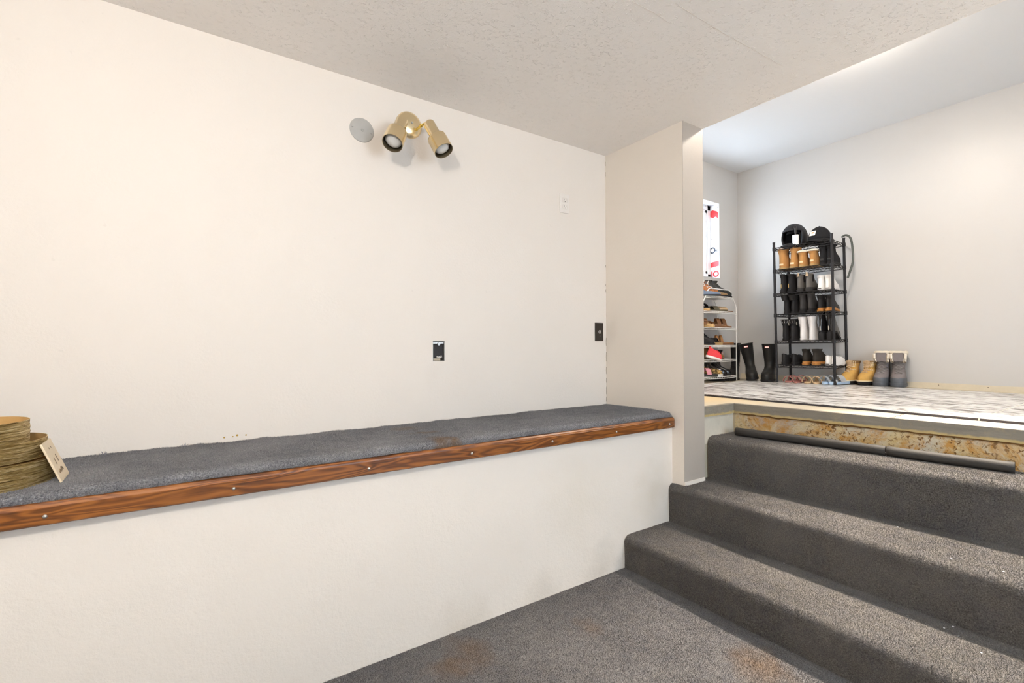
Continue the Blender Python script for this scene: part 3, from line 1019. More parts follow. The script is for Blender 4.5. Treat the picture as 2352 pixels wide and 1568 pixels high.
# cover plate leaning on the gold boxes
p0, p1 = Vector((-0.2834, 1.745, ZL + 0.001)), Vector((-0.2867, 1.8614, ZL + 0.001))
mid = (p0 + p1) / 2
pt = thing('loose_cover_plate', 'loose cream outlet cover leaning against the gold boxes', 'cover plate')
ex = (p1 - p0).normalized()
ez = Vector((-0.36, 0.0, 0.93)).normalized()
ez = (ez - ex * ez.dot(ex)).normalized()
ey = ez.cross(ex)
pt.matrix_world = Matrix(((ex.x, ey.x, ez.x, mid.x), (ex.y, ey.y, ez.y, mid.y), (ex.z, ey.z, ez.z, mid.z), (0, 0, 0, 1)))
MB().box((-0.057, 0.0, 0.0), (0.057, 0.005, 0.114)).build('plate', M_CREAMPL, pt, bevel=0.0015)
for sx, z0, z1 in ((-0.016, 0.045, 0.066), (0.016, 0.050, 0.071)):  # brown slot marks on the plate
    MB().box((sx - 0.0025, -0.0006, z0), (sx + 0.0025, 0.001, z1)).build('slot', plain('plate_mark_brown', (0.24, 0.17, 0.10), 0.8), pt)
for sx in (-0.012, 0.012):
    MB().box((sx - 0.0015, -0.0006, 0.091), (sx + 0.0015, 0.001, 0.096)).build('slot', _cache['plate_mark_brown'], pt)
hp = [(-0.022 + 0.009 * math.cos(a), 0.022 + 0.009 * math.sin(a)) for a in [PI * i / 6 for i in range(7)]]
hp2 = [(0.004 + 0.009 * math.cos(a), 0.024 + 0.009 * math.sin(a)) for a in [PI * i / 6 for i in range(7)]]
for hq in (hp, hp2):
    bb = MB()
    for i in range(6):
        bb.tube([(hq[i][0], -0.0005, hq[i][1]), (hq[i + 1][0], -0.0005, hq[i + 1][1])], 0.0018, 6)
    bb.build('embossed_curve', _cache['plate_mark_brown'], pt)

# crumbs and lint
M_CHIP = plain('white_paint_chip', (0.85, 0.84, 0.82), 0.5)
for (x, y, z) in ((2.14, 0.50, 0.1655), (2.105, 0.515, 0.1655), (2.03, 0.41, 0.1655), (2.42, 0.735, 0.3675), (2.215, 0.52, 0.3665), (2.235, 0.395, 0.3665), (2.155, 1.06, 0.1655), (2.478, 1.50, 0.5985), (2.168, 0.475, 0.31)):
    b = MB()
    n = 7
    rr = [random.uniform(0.002, 0.0045) for _ in range(n)]
    b.prism([(rr[i] * math.cos(2 * PI * i / n), rr[i] * math.sin(2 * PI * i / n)) for i in range(n)], 0, 0.0015)
    o = b.build('paint_chip', M_CHIP)
    o.location = (x, y, z)
    o.rotation_euler = (0, 1.2 if z == 0.31 else random.uniform(-0.2, 0.2), random.uniform(0, 6))
    tag(o, {0.1655: 'tiny white paint chip lying on the lowest carpeted step', 0.5985: 'tiny white paint chip at the left end of the top carpeted step', 0.31: 'white paint chip stuck to the riser below the middle step'}.get(z, 'tiny white paint chip lying on the middle carpeted step'), 'paint chip', 'paint chips on the steps')
for i, (x, z, sz) in enumerate(((0.1124, 0.766, 0.003), (0.1417, 0.7665, 0.0025), (0.1566, 0.770, 0.004), (0.1868, 0.768, 0.003))):
    o = MB().ellipsoid((0, 0, 0), (sz, 0.001, sz), 8, 6).build('mustard_speck', plain('mustard_paint', (0.55, 0.33, 0.06), 0.6))
    o.location = (x, YW - 0.0006, z)
    tag(o, 'tiny mustard speck on the wall just above the ledge', 'speck', 'mustard specks on the wall')
M_LINT = plain('grey_lint', (0.30, 0.29, 0.32), 1.0)
for x, y, lab in ((-0.246, 2.152, 'tuft of grey lint at the back of the ledge near the boxes'), (-0.014, 2.153, 'small tuft of lint at the back of the ledge near mustard specks')):
    b = MB()
    for k in range(14):
        a = random.uniform(0, PI)
        p = [Vector((0, 0, 0))]
        d = Vector((math.cos(a), random.uniform(-0.3, 0.3), math.sin(a) * 0.9)) * 0.004
        for q in range(3):
            p.append(p[-1] + d + Vector((random.uniform(-1, 1), random.uniform(-0.5, 0.5), random.uniform(-0.4, 1))) * 0.0016)
        b.tube(p, 0.0006, 4)
    o = b.build('lint_tuft', M_LINT)
    o.location = (x, y, 0.7487)
    tag(o, lab, 'lint')

# ------------------------------------------------------------------ black wire shelving
M_BLK = plain('black_powder_coat', (0.022, 0.021, 0.023), 0.45, 0.1, 0.05, 60)
M_WHT = plain('white_wire_coat', (0.82, 0.81, 0.78), 0.4, 0.03, 0.0)
RWD, RDP, RHT = 0.4525, 0.3234, 1.259
_yaw = math.radians(-84.06)
_up = Vector((-0.0245, 0.0025, 1.0)).normalized()
_a = Vector((math.cos(_yaw), math.sin(_yaw), 0))
_a = (_a - _up * _a.dot(_up)).normalized()
_b = _up.cross(_a)
RM = Matrix(((_a.x, _b.x, _up.x, 4.4117), (_a.y, _b.y, _up.y, 2.2187), (_a.z, _b.z, _up.z, ZM), (0, 0, 0, 1)))
rack = thing('wire_rack', 'tall black wire shelf rack crowded with shoes against the wall', 'shelf rack', RM)
for x in (0, RWD):
    for y in (0, RDP):
        MB().lathe([(0.006, 0.0), (0.012, 0.004), (0.0105, 0.02), (0.0105, RHT), (0.012, RHT), (0.012, RHT + 0.006), (0.0, RHT + 0.008)], 12, mat=Matrix.Translation((x, y, 0))).build('post', M_BLK, rack, smooth=True)
SH = [0.157, 0.374, 0.614, 0.800, 1.014, 1.214]


def wire_shelf(z):
    b = MB()
    dz = 0.022
    for y in (0.0, RDP):
        for zz in (z, z - dz):
            b.tube([(0, y, zz), (RWD, y, zz)], 0.003, 6)
        n = 14
        b.tube([(RWD * i / n, y, z - (dz if i % 2 else 0)) for i in range(n + 1)], 0.0018, 5)
    for x in (0.0, RWD):
        for zz in (z, z - dz):
            b.tube([(x, 0, zz), (x, RDP, zz)], 0.003, 6)
        n = 10
        b.tube([(x, RDP * i / n, z - (dz if i % 2 else 0)) for i in range(n + 1)], 0.0018, 5)
    for i in range(1, 18):
        x = RWD * i / 18
        b.tube([(x, 0, z + 0.0005), (x, RDP, z + 0.0005)], 0.0019, 5)
    b.tube([(0, RDP * 0.5, z - 0.004), (RWD, RDP * 0.5, z - 0.004)], 0.003, 6)
    for x in (0, RWD):
        for y in (0, RDP):
            b.lathe([(0.0125, z - 0.026), (0.0145, z - 0.024), (0.0135, z + 0.006), (0.0115, z + 0.008)], 10, mat=Matrix.Translation((x, y, 0)))
    return b


for z in SH:
    wire_shelf(z).build('shelf', M_BLK, rack)

# ------------------------------------------------------------------ footwear
def ringp(z, xb, xf, hw, n=22, e=2.4, foot=1.0, dx=0.0):
    cx, a = (xb + xf) / 2, (xf - xb) / 2
    out = []
    for i in range(n):
        t = 2 * PI * i / n
        c, s = math.cos(t), math.sin(t)
        x = cx + a * math.copysign(abs(c) ** (2 / e), c)
        y = hw * math.copysign(abs(s) ** (2 / e), s)
        f = (x - xb) / max(1e-6, xf - xb)
        y *= 1 - foot * (0.26 * (1 - f) ** 1.6 + 0.10 * max(0, f - 0.75) * 4 * 0.6)
        out.append((x + dx, y, z))
    return out


def loft(rings, open_top=0.0, depth=0.03, m=0, n=22):
    b = MB()
    vs = [p for r in rings for p in r]
    k = len(rings)
    fs = [(i * n + j, i * n + (j + 1) % n, (i + 1) * n + (j + 1) % n, (i + 1) * n + j) for i in range(k - 1) for j in range(n)]
    b.add(vs, fs, m)
    b.cap(rings[0], m)
    top = rings[-1]
    if open_top:
        cx = sum(p[0] for p in top) / n
        cy = sum(p[1] for p in top) / n
        r0 = [(cx + (p[0] - cx) * (1 - open_top), cy + (p[1] - cy) * (1 - open_top), p[2]) for p in top]
        r1 = [(cx + (p[0] - cx) * 0.70, cy + (p[1] - cy) * 0.70, p[2] - depth * 0.6) for p in r0]
        b.add(top + r0 + r1, [(j, (j + 1) % n, n + (j + 1) % n, n + j) for j in range(n)] + [(n + j, n + (j + 1) % n, 2 * n + (j + 1) % n, 2 * n + j) for j in range(n)], m)
        b.cap(r1, m)
    else:
        b.cap(top, m)
    return b


def boot_rings(L, hw, H, z0, ankle=0.40, top_f=0.46, top_b=-0.008, slouch=0.0, toe=1.0, tw=0.80, e=2.4):
    h1 = min(0.062, (H - z0) * 0.39)
    R = [ringp(z0, 0.004, L * 0.985, hw * 0.95, e=e), ringp(z0 + h1 * 0.35, 0.0, L, hw, e=e), ringp(z0 + h1 * 0.72 * toe, 0.002, L * 0.97, hw * 0.97, e=e), ringp(z0 + h1 * 1.0 * toe, 0.004, L * 0.88, hw * 0.92, e=e),
         ringp(z0 + h1 * 1.28, 0.006, L * 0.72, hw * 0.86, e=2.2, foot=0.8), ringp(z0 + h1 * 1.6, 0.008, L * 0.56, hw * 0.80, e=2.1, foot=0.5)]
    za = z0 + h1 * 2.0
    if H > za:
        R.append(ringp(za, 0.008, L * (ankle + 0.07), hw * 0.76, e=2.1, foot=0.3))
        m = 5
        for i in range(1, m + 1):
            t = i / m
            z = za + (H - za) * t
            R.append(ringp(z, 0.006 + (top_b - 0.006) * t, L * (ankle + (top_f - ankle) * t), hw * (0.76 + (tw - 0.76) * t), e=2.05, foot=0.1, dx=slouch * t * t))
    return R


def low_rings(L, hw, H, z0, e=2.4):
    return [ringp(z0, 0.004, L * 0.985, hw * 0.95, e=e), ringp(z0 + H * 0.3, 0.0, L, hw, e=e), ringp(z0 + H * 0.55, 0.002, L * 0.95, hw * 0.96, e=e), ringp(z0 + H * 0.72, 0.003, L * 0.84, hw * 0.90, e=e),
            ringp(z0 + H * 0.86, 0.004, L * 0.68, hw * 0.83, e=2.2, foot=0.7), ringp(z0 + H, 0.004, L * 0.54, hw * 0.76, e=2.1, foot=0.4)]


def sole_mesh(L, hw, t, grow=0.003, heel=0.0, e=2.4):
    b = loft([ringp(0.0, 0.0 - grow * 0.4, L * 0.985 + grow * 0.4, hw * 0.95 + grow * 0.4, e=e), ringp(t * 0.25, -grow, L + grow, hw + grow, e=e), ringp(t, -grow, L + grow, hw + grow * 0.8, e=e)])
    if heel:
        for i, (x, y, z) in enumerate(b.v):
            if z < t * 0.5 and 0.36 * L < x < 0.62 * L:
                b.v[i] = (x, y, t * 0.55)
    return b


def heel_mesh(L, hw, h, w=0.30, taper=0.8):
    return loft([ringp(0, 0.004, L * w * taper, hw * 0.72 * (0.5 + taper / 2), e=3, foot=0.2), ringp(h, -0.002, L * w, hw * 0.80, e=3, foot=0.2)])


def laces(L, hw, z_list, x_list, m, parent, r=0.0022, name='laces'):
    b = MB()
    pts = list(zip(x_list, z_list))
    for i, (x, z) in enumerate(pts):
        w = hw * 0.42
        b.tube([(x - 0.006, -w, z - 0.004), (x, -w * 0.4, z + 0.003), (x, w * 0.4, z + 0.003), (x - 0.006, w, z - 0.004)], r, 5)
        if i + 1 < len(pts):
            x2, z2 = pts[i + 1]
            b.tube([(x, -w, z), ((x + x2) / 2 + 0.004, 0, (z + z2) / 2 + 0.003), (x2, w, z2)], r, 5)
            b.tube([(x, w, z), ((x + x2) / 2 + 0.004, 0, (z + z2) / 2 + 0.003), (x2, -w, z2)], r, 5)
    return b.build(name, m, parent)


def fleece(ring, r, m, parent, name='fleece_cuff', amp=0.25):
    pts = [Vector(p) for p in ring]
    rs = [r * (1 + amp * noise.noise(p * 60)) for p in pts]
    return MB().tube(pts, rs, 8, closed=True).build(name, m, parent, smooth=True)


def heel_label(x, z, w, h, m, parent, name='heel_label', tilt=0.0):
    o = MB().box((-0.0012, -w / 2, -h / 2), (0.0012, w / 2, h / 2)).build(name, m, parent)
    o.location = (x, 0, z)
    o.rotation_euler = (0, tilt, 0)
    return o


def K(name, col, rough=0.6, **kw):
    return plain('leather_' + name, col, rough, **kw)


TAN = K('tan_suede', (0.46, 0.23, 0.075), 0.9)
TANS = K('tan_rubber', (0.42, 0.27, 0.11), 0.7)
BLK = K('black', (0.018, 0.017, 0.018), 0.5)
BLKS = K('black_suede', (0.017, 0.017, 0.019), 0.95)
BLKG = K('black_gloss', (0.012, 0.011, 0.012), 0.12, bs=0.0)
BRUB = K('black_rubber', (0.020, 0.019, 0.018), 0.40, bs=0.03)
SOLE = K('black_sole', (0.022, 0.021, 0.022), 0.7)
GRY = K('grey_leather', (0.115, 0.105, 0.095), 0.55)
CHAR = K('charcoal', (0.045, 0.042, 0.042), 0.6)
WHT = K('white', (0.84, 0.82, 0.80), 0.5)
WHTB = K('off_white', (0.74, 0.71, 0.70), 0.45)
CREAM = K('cream_fleece', (0.82, 0.74, 0.62), 1.0, bs=0.6, scale=120)
LAB = K('label_tan', (0.80, 0.60, 0.38), 0.5)
LABW = K('label_white', (0.80, 0.70, 0.66), 0.5)
LABR = K('label_red', (0.60, 0.04, 0.04), 0.5)
CREPE = K('amber_crepe', (0.50, 0.22, 0.055), 0.6)
GOLDM = plain('gold_hardware', (0.75, 0.52, 0.22), 0.3, 0.05, 0, metal=1.0)
SILV = plain('silver_hardware', (0.75, 0.75, 0.75), 0.2, 0.05, 0, metal=1.0)
CORK = K('cork', (0.62, 0.40, 0.18), 0.8, var=0.25, scale=140)
BRN = K('brown', (0.20, 0.085, 0.03), 0.5)
PINK = K('dusty_pink', (0.50, 0.20, 0.17), 0.5)
BEIG = K('beige', (0.66, 0.47, 0.28), 0.5)
SILG = K('silver_grey', (0.40, 0.42, 0.45), 0.4)
LBLU = K('pale_blue', (0.42, 0.56, 0.74), 0.5)
GSNOW = K('grey_suede', (0.21, 0.185, 0.185), 0.9)
GRUB = K('slate_rubber', (0.10, 0.11, 0.125), 0.5)
WHEAT = K('wheat_nubuck', (0.60, 0.35, 0.095), 0.9)
WHEATD = K('wheat_collar', (0.28, 0.15, 0.05), 0.9)
STRIPE = K('cream_stripe', (0.76, 0.63, 0.42), 0.6)
REDK = K('red_knit', (0.75, 0.05, 0.06), 0.7)
NAVY = K('slate_blue', (0.14, 0.19, 0.28), 0.5)
ORNG = K('orange_brown', (0.42, 0.15, 0.04), 0.6)


def leopard():
    m, nt, b = new_mat('leopard_print')
    tc = _n(nt, 'ShaderNodeTexCoord')
    v = _n(nt, 'ShaderNodeTexVoronoi')
    v.inputs['Scale'].default_value = 75
    nt.links.new(tc.outputs['Object'], v.inputs['Vector'])
    c = ramp(nt, v.outputs['Distance'], [(0.0, (0.45, 0.24, 0.06)), (0.30, (0.45, 0.24, 0.06)), (0.36, (0.03, 0.02, 0.01)), (0.52, (0.03, 0.02, 0.01)), (0.58, (0.66, 0.42, 0.14))])
    nt.links.new(c, b.inputs['Base Color'])
    b.inputs['Roughness'].default_value = 0.8
    return m


LEOP = leopard()


# builders: every one returns an Empty at the base of the shoe, toe along +x
def sheep_boot(nm, lab, mtx, H=0.20, L=0.25, hw=0.045, up=TAN, so=TANS, cuff=None, lb=LAB, slouch=0.0, tw=0.95):
    t = thing(nm, lab, 'boot', mtx)
    sole_mesh(L, hw, 0.018, 0.003).build('sole', so, t, smooth=True)
    R = boot_rings(L, hw, H, 0.016, top_f=0.50, top_b=-0.004, tw=tw, slouch=slouch, ankle=0.45)
    loft(R, 0.12, 0.05).build('upper', up, t, smooth=True)
    if cuff:
        fleece(R[-1], 0.008, cuff, t)
    MB().tube(R[6] + [R[6][0]], 0.0022, 5).build('seam', up, t, smooth=True)
    hl = MB()
    for q in range(8):
        a0, a1 = PI - 0.42 + 0.84 * q / 8, PI - 0.42 + 0.84 * (q + 1) / 8
        quad = []
        for a_, z_ in ((a0, 0.036), (a1, 0.036), (a1, 0.051), (a0, 0.051)):
            c_, s_ = math.cos(a_), math.sin(a_)
            x_ = L / 2 + L / 2 * math.copysign(abs(c_) ** (2 / 2.4), c_)
            y_ = hw * math.copysign(abs(s_) ** (2 / 2.4), s_) * (1 - 0.26 * (1 - x_ / L) ** 1.6)
            quad.append((x_ - 0.0022, y_ * 1.03, z_))
        hl.add(quad, [(0, 1, 2, 3)])
    hl.build('heel_label', lb, t, solid=0.0015)
    return t


def chelsea(nm, lab, mtx, H=0.145, L=0.26, hw=0.043, up=BLK, so=SOLE, st_=0.018, heel=0.016, panel=None, tab=None, stripe=None, slouch=0.0, tw=0.78):
    t = thing(nm, lab, 'boot', mtx)
    z = heel
    s_ = sole_mesh(L, hw, st_, 0.003)
    s_.v = [(x, y, q + z) for x, y, q in s_.v]
    if heel:
        for i, (x, y, q) in enumerate(s_.v):
            f = min(1, max(0, (x / L - 0.40) / 0.25))
            s_.v[i] = (x, y, q - z * f)
        hb = heel_mesh(L, hw, z + 0.004, 0.33, 0.92)
        hb.build('heel', so, t, smooth=True)
    s_.build('sole', so, t, smooth=True)
    R = boot_rings(L, hw, H, st_ - 0.002, slouch=slouch, tw=tw)
    for k_, rg in enumerate(R):
        R[k_] = [(x, y, q + z * (1 - min(1, max(0, (x / L - 0.40) / 0.25)))) for x, y, q in rg]
    up_o = loft(R, 0.10, 0.06).build('upper', up, t, smooth=True)
    zt = max(p[2] for p in R[-1])
    if panel:
        for sgn in (-1, 1):
            MB().ellipsoid((L * 0.24, sgn * hw * 0.73, zt - 0.035), (0.020, 0.006, 0.034), 14, 8).build('elastic_panel', panel, t, smooth=True)
    if tab:
        MB().tube([(-0.004, -0.006, zt - 0.02), (-0.008, -0.004, zt + 0.012), (-0.006, 0.004, zt + 0.014), (-0.003, 0.006, zt - 0.02)], 0.0028, 6).build('pull_tab', tab, t, smooth=True)
        MB().tube([(L * 0.45, -0.006, zt - 0.02), (L * 0.49, -0.004, zt + 0.010), (L * 0.49, 0.004, zt + 0.010), (L * 0.45, 0.006, zt - 0.02)], 0.0028, 6).build('pull_tab', tab, t, smooth=True)
    if stripe:
        MB().box((-0.004, -0.003, z + st_ + 0.01), (-0.001, 0.003, z + st_ + 0.045)).build('heel_stripe', stripe, t)
    return t


def tall_boot(nm, lab, mtx, H=0.215, L=0.255, hw=0.042, up=BLK, so=SOLE, heel=0.02, studs=None, straps=None, slouch=0.0, tw=1.0, toplab=None, top_f=0.52):
    t = thing(nm, lab, 'boot', mtx)
    sole_mesh(L, hw, 0.014 + heel * 0.3, 0.003).build('sole', so, t, smooth=True)
    R = boot_rings(L, hw, H, 0.012 + heel * 0.3, top_f=top_f, top_b=-0.02, tw=tw, slouch=slouch, ankle=0.42)
    loft(R, 0.08, 0.08).build('upper', up, t, smooth=True)
    if studs:
        b = MB()
        for k_ in (7, 8, 9, 10):
            for j in (0, 4, 8, 10, 12, 14, 18):
                b.ellipsoid(R[k_][j], (0.0035, 0.0035, 0.0035), 6, 4)
        b.build('studs', studs, t, smooth=True)['kind'] = 'stuff'
    if straps:
        for k_ in (6, 7):
            MB().tube(R[k_], 0.0045, 6, closed=True).build('strap', up, t, smooth=True)
            MB().box((R[k_][15][0] - 0.008, R[k_][15][1] - 0.008, R[k_][15][2] - 0.008), (R[k_][15][0] + 0.008, R[k_][15][1] - 0.003, R[k_][15][2] + 0.008)).build('buckle', straps, t)
    if toplab:
        heel_label(0, H - 0.03, 0.036, 0.016, LABR, t, 'brand_label').location = Vector((max(p[0] for p in R[-1]) + 0.001, 0, H - 0.028))
        o = heel_label(0, H - 0.03, 0.030, 0.011, LABW, t, 'brand_label')
        o.location = Vector((max(p[0] for p in R[-1]) + 0.0022, 0, H - 0.028))
        MB().tube(R[-1], 0.004, 6, closed=True).build('top_band', up, t, smooth=True)
    return t


def sneaker(nm, lab, mtx, H=0.075, L=0.255, hw=0.042, up=WHT, so=WHT, st_=0.024, lace=WHT, collar=None, high=False, mark=None):
    t = thing(nm, lab, 'shoe', mtx)
    sole_mesh(L, hw, st_, 0.004).build('sole', so, t, smooth=True)
    R = boot_rings(L, hw, H, st_ - 0.003, toe=0.85) if high else low_rings(L, hw, H - st_, st_ - 0.003)
    if not high:
        R[-1] = [(x, y, z + 0.02 * max(0, 1 - x / (L * 0.25))) for x, y, z in R[-1]]
    loft(R, 0.14, 0.035).build('upper', up, t, smooth=True)
    if lace:
        if high:
            zs = [st_ + 0.058, st_ + 0.070, st_ + 0.084, st_ + 0.10]
            xs_ = [L * 0.70, L * 0.62, L * 0.54, L * 0.49]
        else:
            zs = [(H - st_) * q + st_ for q in (0.80, 0.88, 0.96)]
            xs_ = [L * 0.76, L * 0.68, L * 0.60]
        laces(L, hw, zs, xs_, lace, t)
    if mark:
        heel_label(-0.005, st_ * 0.5, 0.03, 0.006, mark, t, 'heel_print')
    if collar:
        MB().tube(R[-1], 0.006, 8, closed=True).build('collar', collar, t, smooth=True)
    return t


def strap_arc(x, hw, h, w, thick, base, lean=0.0, n=12):
    """a band arching across the foot"""
    b = MB()
    vs = []
    for i in range(n + 1):
        a = PI * i / n
        y, z = hw * math.cos(a), base + h * math.sin(a)
        yo, zo = (hw + thick) * math.cos(a), base + (h + thick) * math.sin(a)
        for xx in (x - w / 2, x + w / 2):
            dx = lean * math.sin(a)
            vs += [(xx + dx, y, z), (xx + dx, yo, zo)]
    fs = []
    for i in range(n):
        o = 4 * i
        fs += [(o, o + 4, o + 5, o + 1), (o + 2, o + 3, o + 7, o + 6), (o + 1, o + 5, o + 7, o + 3), (o, o + 2, o + 6, o + 4)]
    fs += [(0, 1, 3, 2), (4 * n, 4 * n + 2, 4 * n + 3, 4 * n + 1)]
    return b.add(vs, fs)


def sandal(nm, lab, mtx, L=0.245, hw=0.041, t1=0.020, bed=BEIG, so=None, strap=BEIG, bands=((0.66, 0.05, 0.055), ), wedge=0.0, back=False):
    t = thing(nm, lab, 'sandal', mtx)
    b = sole_mesh(L, hw, t1, 0.002)
    if wedge:
        b.v = [(x, y, z + (wedge * max(0, 1 - x / (L * 0.75)) if z > t1 * 0.6 else 0)) for x, y, z in b.v]
    b.build('sole', so or bed, t, smooth=True)
    if so:
        fb = loft([ringp(t1, 0.002, L * 0.99, hw * 0.96), ringp(t1 + 0.003, 0.002, L * 0.99, hw * 0.95)])
        if wedge:
            fb.v = [(x, y, z + wedge * max(0, 1 - x / (L * 0.75))) for x, y, z in fb.v]
        fb.build('footbed', bed, t, smooth=True)
    for fx, w, h in bands:
        z_ = t1 + (wedge * max(0, 1 - fx / 0.75) if wedge else 0) - 0.004
        strap_arc(L * fx, hw * 0.97, h, w, 0.0035, z_, -0.01).build('strap', strap, t, smooth=True)
    if back:
        z_ = t1 + wedge * 0.7
        MB().tube([(L * 0.35, hw * 0.8, z_), (L * 0.1, hw * 0.75, z_ + 0.05), (-0.005, 0, z_ + 0.07), (L * 0.1, -hw * 0.75, z_ + 0.05), (L * 0.35, -hw * 0.8, z_)], 0.005, 6).build('heel_strap', strap, t, smooth=True)
    return t


def on_rack(x, level, y=0.012, rz=0.0, lean=0.0):
    z = (SH[level] + 0.0024) if level >= 0 else 0.001
    m = RM @ Matrix.Translation((x, y, z)) @ Matrix.Rotation(PI / 2 + rz, 4, 'Z')
    if lean:
        m = m @ Matrix.Rotation(lean, 4, 'X')
    return m


def pair(fn, nm, desc, xs, level, y=0.012, rz=(0.0, 0.0), lean=(0, 0), **kw):
    for side, x, r_, l_ in zip(('left', 'right'), xs, rz, lean):
        fn(nm, f'{side} {desc}', on_rack(x, level, y, r_, l_), **kw)


# black rack, top to bottom
pair(sheep_boot, 'suede_boot', 'tall tan suede boot with bare top, black rack', (0.052, 0.135), 4, rz=(0.0, -0.06), lean=(0, 0.10), H=0.185, hw=0.046)
pair(sheep_boot, 'suede_boot', 'short tan suede boot with cream fleece top, black rack', (0.217, 0.298), 4, H=0.135, hw=0.040, cuff=CREAM, y=0.0)
pair(sheep_boot, 'suede_boot', 'short black suede boot with fleece top, black rack', (0.372, 0.425), 4, H=0.160, hw=0.036, up=BLKS, so=SOLE, cuff=BLKS, lb=CHAR)
pair(chelsea, 'ankle_boot', 'black ankle boot with gold heel stripe, black rack', (0.050, 0.112), 3, rz=(-0.15, -0.15), hw=0.034, H=0.15, stripe=GOLDM)
pair(chelsea, 'ankle_boot', 'grey leather ankle boot with tan pull tab, black rack', (0.190, 0.258), 3, up=GRY, so=CHAR, hw=0.037, H=0.135, panel=SOLE, tab=LAB)
pair(sneaker, 'high_top', 'white high top sneaker, black rack', (0.350, 0.408), 3, H=0.125, high=True, hw=0.036, mark=CHAR)
pair(tall_boot, 'slouch_boot', 'black slouching boot above the studded boots, black rack', (0.075, 0.135), 2, rz=(-0.12, -0.1), H=0.165, hw=0.036, slouch=-0.03, tw=1.05)
pair(chelsea, 'ankle_boot', 'charcoal ankle boot beside the amber soled boots, black rack', (0.205, 0.268), 2, up=CHAR, hw=0.036, H=0.155)
pair(chelsea, 'ankle_boot', 'black ankle boot with amber sole under the white high tops', (0.345, 0.408), 2, up=BLK, so=CREPE, hw=0.035, H=0.125)
pair(tall_boot, 'studded_boot', 'black boot with silver studs and straps, black rack', (0.062, 0.125), 1, H=0.190, hw=0.038, studs=SILV, straps=SILV, rz=(-0.05, -0.05))
pair(tall_boot, 'white_boot', 'tall off white boot, black rack', (0.204, 0.276), 1, H=0.205, hw=0.036, up=WHTB, so=WHTB)
pair(chelsea, 'heeled_boot', 'glossy black boot with block heel and buckle, black rack', (0.350, 0.412), 1, up=BLKG, H=0.19, hw=0.034, heel=0.055, stripe=SILV)
pair(sneaker, 'low_shoe', 'low black shoe on lowest wire shelf, black rack', (0.050, 0.130), 0, H=0.085, hw=0.036, up=BLK, so=SOLE, lace=CHAR)
pair(chelsea, 'ankle_boot', 'black ankle boot with amber heel on lowest wire shelf', (0.220, 0.292), 0, up=K('dark_brown_black', (0.03, 0.026, 0.022), 0.7), so=CREPE, hw=0.036, H=0.125, heel=0.014, rz=(0, -0.25))
pair(sneaker, 'low_shoe', 'low white sneaker on lowest wire shelf', (0.395, 0.440), 0, H=0.07, hw=0.036, mark=CHAR)
pair(sandal, 'sandal', 'dusty pink open sandal on the mat under the black rack', (0.080, 0.150), -1, y=0.0, bed=PINK, strap=PINK, bands=((0.18, 0.02, 0.048), (0.62, 0.03, 0.05)), t1=0.010)
pair(sandal, 'sandal', 'beige open sandal on the mat under the black rack', (0.235, 0.305), -1, y=0.0, bed=BEIG, strap=BEIG, bands=((0.16, 0.02, 0.055), (0.62, 0.03, 0.05)), t1=0.010)
pair(sandal, 'slide_sandal', 'silver grey slide sandal on the mat under the black rack', (0.365, 0.418), -1, y=-0.01, rz=(-0.35, -0.35), bed=LBLU, strap=SILG, bands=((0.12, 0.018, 0.050), (0.45, 0.06, 0.055)), t1=0.022)

# hats and tools on the top shelf
ZT = SH[5] + 0.0025
hm = thing('ski_helmet', 'black ski helmet with open face on top of the rack', 'helmet', RM @ T(0.120, 0.15, ZT, -0.12))
M_HELM = plain('matte_black_shell', (0.020, 0.020, 0.024), 0.5, 0.1, 0.0)
sh = MB().ellipsoid((0, 0, 0.085), (0.088, 0.118, 0.118), 32, 22, keep=lambda c: not (c.y < -0.035 and c.z < 0.13) and c.z > 0.012)
sh.build('shell', M_HELM, hm, smooth=True, solid=-0.012)
MB().ellipsoid((0, 0.01, 0.080), (0.072, 0.095, 0.098), 24, 16, keep=lambda c: not (c.y < -0.03 and c.z < 0.12) and c.z > 0.015).build('liner', BLKS, hm, smooth=True)
MB().ellipsoid((0, -0.02, 0.012), (0.075, 0.09, 0.012), 20, 8).build('neck_pad', BLKS, hm, smooth=True)
for a in (-0.6, 0.5):
    MB().ellipsoid((0.045 * a / 0.55, -0.0675, 0.160), (0.013, 0.005, 0.004), 10, 6).build('vent', LABW, hm, smooth=True)
MB().tube([(-0.07, -0.05, 0.03), (-0.03, -0.09, 0.012), (0.03, -0.09, 0.012), (0.07, -0.05, 0.03)], 0.006, 6).build('chin_strap', BLKS, hm)

lr = thing('lint_roller', 'white lint roller standing handle up beside the helmet', 'lint roller', RM @ T(0.168, 0.035, ZT))
MB().lathe([(0.0, 0.0), (0.025, 0.0), (0.0255, 0.002), (0.0255, 0.088), (0.025, 0.09), (0.012, 0.09)], 24).build('paper_roll', K('roller_paper', (0.90, 0.89, 0.87), 0.7, bs=0.0), lr, smooth=True)
MB().tube([(0, 0, 0.085), (0, 0, 0.10), (0, 0, 0.12), (0, 0, 0.150)], [0.008, 0.006, 0.009, 0.008], 12).tube([(0.009 * math.cos(a), 0, 0.160 + 0.012 * math.sin(a)) for a in [2 * PI * i / 14 for i in range(14)]], 0.0042, 6, closed=True).build('handle', CHAR, lr, smooth=True)

